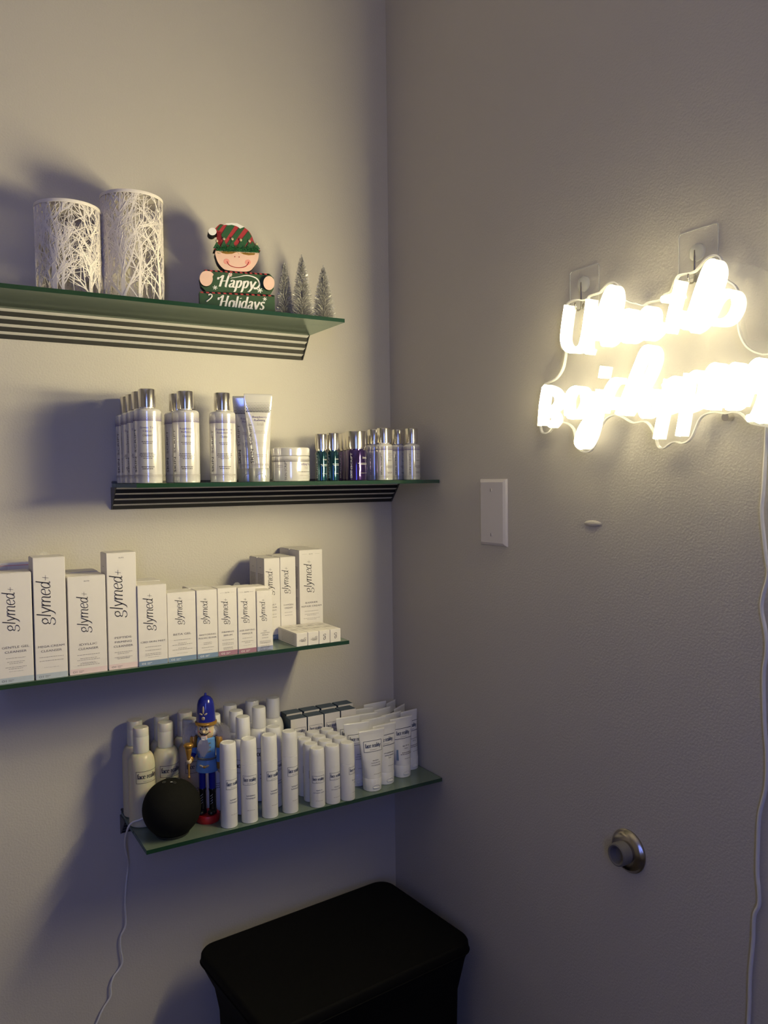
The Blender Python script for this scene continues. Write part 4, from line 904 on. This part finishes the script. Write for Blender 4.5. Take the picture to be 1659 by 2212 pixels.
OUT2 = [(-0.8449, 1.3579), (-0.8337, 1.3624), (-0.8241, 1.3716), (-0.8144, 1.3749), (-0.8026, 1.3741), (-0.7885, 1.3769), (-0.774, 1.3754), (-0.7656, 1.3697), (-0.7603, 1.3601), (-0.7549, 1.3494), (-0.7484, 1.3434), (-0.7396, 1.341), (-0.7306, 1.3433), (-0.7215, 1.3418), (-0.7123, 1.3365), (-0.7053, 1.3364), (-0.7006, 1.3408), (-0.697, 1.3525), (-0.6885, 1.3664), (-0.6788, 1.3728), (-0.6614, 1.3721), (-0.6512, 1.3757), (-0.6434, 1.3802), (-0.6303, 1.3852), (-0.617, 1.3841), (-0.6061, 1.3778), (-0.5978, 1.3659), (-0.5893, 1.3477), (-0.5808, 1.3376), (-0.5693, 1.3359), (-0.5576, 1.3406), (-0.5502, 1.3558), (-0.5457, 1.3711), (-0.5306, 1.3807), (-0.5151, 1.3817), (-0.5024, 1.3759), (-0.4927, 1.3687), (-0.4829, 1.3681), (-0.4747, 1.3731), (-0.4725, 1.3958), (-0.4766, 1.4203), (-0.4833, 1.442), (-0.4899, 1.4447), (-0.5091, 1.4492), (-0.5232, 1.4617), (-0.5285, 1.4761), (-0.5295, 1.4889), (-0.5218, 1.4944), (-0.5219, 1.5117), (-0.525, 1.5349), (-0.5319, 1.5552)]
outl = OUT+[(-.90, 1.434), (-.96, 1.434), (-1.02, 1.434), (-1.07, 1.430), (-1.085, 1.40), (-1.07, 1.36), (-1.02, 1.345), (-.95, 1.352), (-.89, 1.350)]+OUT2
sp = smooth_path([(0, a, b) for a, b in outl], 3, True)
bm = bmesh.new(); A = [bm.verts.new((-.002, p.y-OFF.y, p.z-OFF.z)) for p in sp]; B = [bm.verts.new((.002, p.y-OFF.y, p.z-OFF.z)) for p in sp]
bm.faces.new(A); bm.faces.new(list(reversed(B))); bmesh.ops.triangulate(bm, faces=bm.faces[:])
link('acrylic_panel', from_bm(bm, M['clear']), SG)
V, F = [], []; n = len(sp)                              # polished rim of the panel
for i, p in enumerate(sp):
    t = (sp[(i+1) % n]-sp[i-1]).normalized(); q = Vector((0, -t.z, t.y))*.0010
    for x, s in ((-.0022, 1), (.0022, 1), (.0022, -1), (-.0022, -1)): V.append((x, p.y+q.y*s-OFF.y, p.z+q.z*s-OFF.z))
F = [(4*i+k, 4*i+(k+1) % 4, 4*((i+1) % n)+(k+1) % 4, 4*((i+1) % n)+k) for i in range(n) for k in range(4)]
bm = bmesh.new(); bm.from_mesh(mesh(V, F, M['acrylic_edge'])); link('panel_edge', from_bm(bm, M['acrylic_edge']), SG)
def strip(pts, hw=.0042, x0=-.0028, x1=-.0215):         # flexible light strip standing on edge
    P = smooth_path([(0, a, b) for a, b in pts], 5); V, F = [], []; n = len(P)
    sec = [(x0, -hw), (x1+hw*.6, -hw), (x1, -hw*.45), (x1, hw*.45), (x1+hw*.6, hw), (x0, hw)]
    for i, p in enumerate(P):
        t = (P[min(i+1, n-1)]-P[max(i-1, 0)]).normalized(); q = Vector((0, -t.z, t.y))
        for x, s in sec: V.append((x, p.y+q.y*s-OFF.y, p.z+q.z*s-OFF.z))
    k = len(sec); F = [(k*i+j, k*i+(j+1) % k, k*(i+1)+(j+1) % k, k*(i+1)+j) for i in range(n-1) for j in range(k)]
    F += [tuple(range(k-1, -1, -1)), tuple(k*(n-1)+j for j in range(k))]
    I = [0 if f[0] % k in (1, 2, 3) and len(f) == 4 else 1 for f in F]
    bm = bmesh.new(); bm.from_mesh(mesh(V, F, [M['led'], M['led_side']], I)); link('light_strip', from_bm(bm, [M['led'], M['led_side']]), SG)
STROKES = [[(-0.5508, 1.5503), (-0.5453, 1.526), (-0.5422, 1.5011), (-0.5491, 1.4884), (-0.5624, 1.4833), (-0.5769, 1.4854), (-0.5841, 1.5008), (-0.5898, 1.5265), (-0.594, 1.5502)], [(-0.594, 1.5502), (-0.5897, 1.5183), (-0.5868, 1.4839), (-0.5939, 1.4768)], [(-0.6022, 1.4918), (-0.6105, 1.5147), (-0.6213, 1.5408), (-0.632, 1.5565), (-0.6411, 1.5546), (-0.6437, 1.5404), (-0.6372, 1.518), (-0.6253, 1.4982), (-0.6213, 1.4849), (-0.6319, 1.4853), (-0.6424, 1.4935)], [(-0.6424, 1.4935), (-0.6501, 1.5079), (-0.6628, 1.5193), (-0.6728, 1.5155), (-0.6715, 1.5023), (-0.6603, 1.4907), (-0.6578, 1.4852), (-0.6678, 1.4817), (-0.6802, 1.4856)], [(-0.6802, 1.4856), (-0.685, 1.5057), (-0.697, 1.5168), (-0.7064, 1.5113), (-0.7041, 1.493), (-0.6923, 1.4836), (-0.6875, 1.4844), (-0.6994, 1.4806), (-0.7112, 1.4862), (-0.7181, 1.4962)], [(-0.747, 1.5435), (-0.7405, 1.5214), (-0.7339, 1.499), (-0.7306, 1.4812)], [(-0.7226, 1.5249), (-0.7338, 1.5245), (-0.7471, 1.5273)], [(-0.7306, 1.4812), (-0.7362, 1.4931), (-0.7472, 1.502), (-0.7559, 1.4969), (-0.7538, 1.4829)], [(-0.7538, 1.4829), (-0.7644, 1.4989), (-0.7768, 1.5282), (-0.789, 1.5517), (-0.7991, 1.5528), (-0.8031, 1.5399), (-0.7953, 1.5175), (-0.7791, 1.4927), (-0.7666, 1.479)], [(-0.7666, 1.479), (-0.7771, 1.4825), (-0.7893, 1.4944), (-0.7993, 1.5098), (-0.8092, 1.5147), (-0.8227, 1.5119), (-0.8276, 1.5009), (-0.8229, 1.4883), (-0.8133, 1.4815), (-0.7995, 1.4822), (-0.7894, 1.4874)], [(-0.5024, 1.4361), (-0.4958, 1.4092), (-0.4924, 1.3785)], [(-0.5024, 1.4361), (-0.5198, 1.4288), (-0.5306, 1.4149), (-0.5197, 1.4028), (-0.5006, 1.4044)], [(-0.507, 1.4038), (-0.5227, 1.3874), (-0.5132, 1.3771)], [(-0.5502, 1.3897), (-0.5503, 1.4152), (-0.5622, 1.4267), (-0.5796, 1.4229), (-0.5824, 1.4039), (-0.5679, 1.3884), (-0.5532, 1.3895)], [(-0.5881, 1.422), (-0.5852, 1.4016), (-0.5937, 1.3885), (-0.6076, 1.3997), (-0.6131, 1.4215)], [(-0.6131, 1.4215), (-0.6048, 1.3857), (-0.5964, 1.3596), (-0.5837, 1.3436), (-0.5707, 1.3483), (-0.5766, 1.3669), (-0.5965, 1.3863), (-0.6212, 1.4006)], [(-0.6212, 1.4528), (-0.6172, 1.4372)], [(-0.6158, 1.3889), (-0.6239, 1.4124), (-0.6372, 1.429), (-0.6501, 1.4296)], [(-0.6239, 1.4124), (-0.6319, 1.3957), (-0.6476, 1.4042)], [(-0.6476, 1.3845), (-0.6629, 1.4126), (-0.6802, 1.4454), (-0.6923, 1.4647), (-0.7042, 1.4649), (-0.7089, 1.453), (-0.6995, 1.4316), (-0.6803, 1.407), (-0.6604, 1.3835)], [(-0.6604, 1.3835), (-0.6704, 1.4022), (-0.6876, 1.414), (-0.6948, 1.4056), (-0.6876, 1.391), (-0.6925, 1.3792), (-0.7067, 1.3857)], [(-0.7114, 1.4115), (-0.7114, 1.3928), (-0.7184, 1.3847), (-0.7298, 1.3986), (-0.7342, 1.4184)], [(-0.7297, 1.4226), (-0.723, 1.39), (-0.7161, 1.3625), (-0.7127, 1.3477)], [(-0.7252, 1.4138), (-0.7431, 1.4211), (-0.7497, 1.4058), (-0.7432, 1.3882), (-0.7253, 1.3823)], [(-0.7605, 1.4263), (-0.7563, 1.3962), (-0.7521, 1.3694), (-0.7478, 1.3496)], [(-0.7584, 1.4176), (-0.7753, 1.4245), (-0.7816, 1.4079), (-0.7734, 1.3875), (-0.7564, 1.3817)], [(-0.7838, 1.3866), (-0.7857, 1.411), (-0.7958, 1.4291), (-0.8078, 1.4259), (-0.8059, 1.4054), (-0.794, 1.3874), (-0.7879, 1.3845), (-0.8001, 1.3817)], [(-0.8021, 1.3815), (-0.8118, 1.4048), (-0.8233, 1.4256), (-0.8328, 1.4228), (-0.8273, 1.3998), (-0.8178, 1.3819), (-0.8275, 1.3811), (-0.8387, 1.3936)], [(-0.8331, 1.3806), (-0.8423, 1.4049), (-0.8495, 1.424), (-0.8604, 1.4276), (-0.8649, 1.4123), (-0.8607, 1.3865), (-0.8518, 1.3674), (-0.8445, 1.3646)], [(-0.8518, 1.3674), (-0.8627, 1.3617), (-0.8714, 1.3774), (-0.8764, 1.4061)]]
for s_ in STROKES: strip(s_)
for s_ in ([(-.842, 1.395), (-.855, 1.418), (-.875, 1.424), (-.885, 1.405), (-.87, 1.375)], [(-.89, 1.38), (-.905, 1.418), (-.93, 1.415), (-.92, 1.385), (-.90, 1.38)], [(-.945, 1.385), (-.965, 1.420), (-.985, 1.415), (-.98, 1.38), (-.96, 1.37)], [(-1.0, 1.375), (-1.01, 1.420), (-1.04, 1.415), (-1.045, 1.38), (-1.06, 1.375)]): strip(s_)
for a, b in ((-.5650, 1.5480), (-.7590, 1.5460), (-.60, 1.40), (-.80, 1.37)): link('standoff', lathe([(0, 0), (.005, 0), (.005, .0115), (0, .0115)], M['silver'], 20), SG, (.0135, a-OFF.y, b-OFF.z), (0, -PI/2, 0))
CORD = [(-0.004, -0.8504, 1.3644), (-0.004, -0.8469, 1.2861), (-0.004, -0.8448, 1.2533), (-0.004, -0.8506, 1.2045), (-0.004, -0.8537, 1.183), (-0.004, -0.8468, 1.1548), (-0.004, -0.8458, 1.1382), (-0.004, -0.8513, 1.1115), (-0.004, -0.8521, 1.0896), (-0.004, -0.8488, 1.0613), (-0.004, -0.8504, 1.0063), (-0.004, -0.8537, 0.9683), (-0.004, -0.8529, 0.929), (-0.004, -0.8448, 0.8926), (-0.004, -0.8429, 0.8535), (-0.004, -0.8425, 0.8206), (-0.004, -0.8445, 0.8019), (-0.004, -0.8449, 0.7827), (-0.004, -0.8387, 0.7656), (-0.004, -0.8375, 0.7334), (-0.004, -0.8339, 0.6918), (-0.004, -0.8331, 0.6518), (-0.004, -0.832, 0.6273), (-0.004, -0.8311, 0.587)]
cp_ = [(-.0110-OFF.x, -.8495-OFF.y, 1.3750-OFF.z)]+[(-.004-OFF.x, b-OFF.y, c-OFF.z) for a, b, c in CORD]+[(-.004-OFF.x, -.83-OFF.y, .35-OFF.z), (-.0165-OFF.x, -.83-OFF.y, .12-OFF.z), (-.02-OFF.x, -.83-OFF.y, .004-OFF.z)]
q = link('power_cord', tube_me(cp_, .0024, M['cord'], 8, 5), SG); q['label'] = 'white power cord'
# adhesive hooks
def hook(label, y0, y1, z0, z1, zk):
    yc = (y0+y1)/2; t = thing('adhesive_hook', label, 'wall hook', (0, yc, (z0+z1)/2)); w = (y1-y0)/2; h = (z1-z0)/2; zk -= (z0+z1)/2
    P = []
    for sx_, sz_, a0 in ((1, 1, 0), (-1, 1, 1), (-1, -1, 2), (1, -1, 3)):
        for k in range(5): a = PI/2*(a0+k/4); P.append((sx_*(w-.004)+.004*math.cos(a), sz_*(h-.004)+.004*math.sin(a)))
    n = len(P); V = [(-.0003, a, b) for a, b in P]+[(-.0013, a, b) for a, b in P]
    bm = bmesh.new(); bm.from_mesh(mesh(V, [tuple(range(n)), tuple(range(2*n-1, n-1, -1))]+[(i, (i+1) % n, n+(i+1) % n, n+i) for i in range(n)], M['clear']))
    link('clear_plate', from_bm(bm, M['clear']), t)
    V, F = [], []
    for i, (a, b) in enumerate(P):
        r = math.hypot(a, b); q = .0007/r
        for x, s in ((-.0003, 1), (-.0016, 1), (-.0016, 1-q*1.6), (-.0003, 1-q*1.6)): V.append((x, a*s, b*s))
    F = [(4*i+k, 4*i+(k+1) % 4, 4*((i+1) % n)+(k+1) % 4, 4*((i+1) % n)+k) for i in range(n) for k in range(4)]
    bm = bmesh.new(); bm.from_mesh(mesh(V, F, M['clear_edge'])); link('plate_edge', from_bm(bm, M['clear_edge']), t)
    link('knob', lathe([(0, 0), (.0115, 0), (.0110, .0025), (.0080, .0050), (.0040, .0062), (0, .0064)], M['clear_edge'], 32), t, (-.0013, 0, zk), (0, -PI/2, 0))
    link('wire_hook', tube_me([(-.0070, 0, zk+.002), (-.0074, 0, zk-.010), (-.0074, 0, zk-.030), (-.0090, 0, zk-.038), (-.0165, 0, zk-.040), (-.0190, 0, zk-.034), (-.0190, 0, zk-.029)], .0011, M['nickel'], 8, 4), t)
hook('clear square adhesive hook holding the left end of glowing sign', -.5845, -.5253, 1.5480, 1.6076, 1.5835)
hook('clear square adhesive hook above the right end of glowing sign, higher', -.7816, -.7226, 1.5500, 1.6106, 1.5810)

# ---------------------------------------------------------------- right wall fittings
PL = thing('blank_wall_plate', 'blank white wall plate with two screws on the right wall', 'wall plate', (0, -.3410, 1.2400))
bm = bmesh.new(); pr = [(.0355, .0574, 0), (.0355, .0574, .0014), (.0342, .0561, .0040), (.0300, .0519, .0066)]
rows = []
for a, b, x in pr: rows.append([bm.verts.new((-x, s*a, t*b)) for s, t in ((1, 1), (-1, 1), (-1, -1), (1, -1))])
for i in range(3):
    for k in range(4): bm.faces.new((rows[i][k], rows[i][(k+1) % 4], rows[i+1][(k+1) % 4], rows[i+1][k]))
bm.faces.new(rows[3]); link('plate', from_bm(bm, M['plate']), PL)
for s in (-1, 1):
    sc = link('screw', lathe([(0, 0), (.0030, 0), (.0028, .0007), (.0012, .0011), (0, .0012)], M['plate'], 20), PL, (-.0065, .001, s*.0385), (0, -PI/2, 0))
    link('slot', box_me(-.0025, .0025, -.0005, .0005, .0006, .00125, M['ink'], 0), sc)
DS = thing('door_stop', 'round metal wall door stop with grey rubber bumper, low on right wall', 'door stop', (0, -.6395, .7655))
link('flange', lathe([(0, 0), (.0306, 0), (.0306, .0018), (.0290, .0030), (.0280, .0050), (.0240, .0085), (.0185, .0100), (0, .0100)], M['nickel'], 56), DS, (0, 0, 0), (0, -PI/2, 0))
link('bumper', lathe([(0, .008), (.0160, .008), (.0162, .0220), (.0156, .0255), (.0138, .0265), (.0118, .0255), (.0112, .0225), (.0090, .0170), (0, .0160)], M['rubber'], 48), DS, (0, 0, 0), (0, -PI/2, 0))

# ---------------------------------------------------------------- table under a stretch cover
TB = thing('covered_table', 'small rectangular table under a black stretch cloth, in the corner', 'table', (-.2395, -.1860, 0), math.radians(4.6))
ZT = .4760
def rrect(w, d, r, n=7):
    P = []
    for sx_, sy_, a0 in ((1, 1, 0), (-1, 1, 1), (-1, -1, 2), (1, -1, 3)):
        for k in range(n): a = PI/2*(a0+k/(n-1)); P.append((sx_*(w-r)+r*math.cos(a), sy_*(d-r)+r*math.sin(a)))
    return P
lev = [(.000, .200, .133, .028), (.0, .2035, .1365, .030), (-.004, .2055, .1385, .030), (-.016, .2060, .1390, .028), (-.030, .2010, .1340, .026), (-.060, .1880, .1210, .024), (-.100, .1810, .1140, .022), (-.20, .1780, .1110, .020), (-.34, .1800, .1130, .020), (-.42, .1900, .1230, .020), (-.474, .2000, .1330, .018)]
rg = random.Random(3); V, F = [], []
for i, (dz, w, d, r) in enumerate(lev):
    P = rrect(w, d, r)
    for a, b in P:
        f = 1+(.004*math.sin(a*90+dz*70)+.003*math.sin(b*120-dz*50) if 3 < i < 10 else 0); q_ = .008 if i > 4 else 0; V.append((a*f*(1+q_/w)+q_, b*f, ZT+dz))
n = len(rrect(1, 1, .1))
for i in range(len(lev)-1): F += [(i*n+k, i*n+(k+1) % n, (i+1)*n+(k+1) % n, (i+1)*n+k) for k in range(n)]
F.append(tuple(range(n)))
bm = bmesh.new(); bm.from_mesh(mesh(V, F, M['black_cloth'])); o = link('stretch_cover', from_bm(bm, M['black_cloth'], True), TB)
sm = [(a, b, ZT-.018) for a, b in rrect(.2062, .1392, .028)]
link('hem_seam', tube_me(sm, .0012, M['black_cloth'], 6, 1, True), TB)
for sx_ in (-1, 1):
    for sy_ in (-1, 1): link('table_leg', box_me(-.012, .012, -.012, .012, 0, ZT-.02, M['dark_plastic'], .003), TB, (sx_*.150, sy_*.085, 0))
link('table_top', box_me(-.185, .185, -.118, .118, ZT-.022, ZT-.004, M['dark_plastic'], .004), TB)
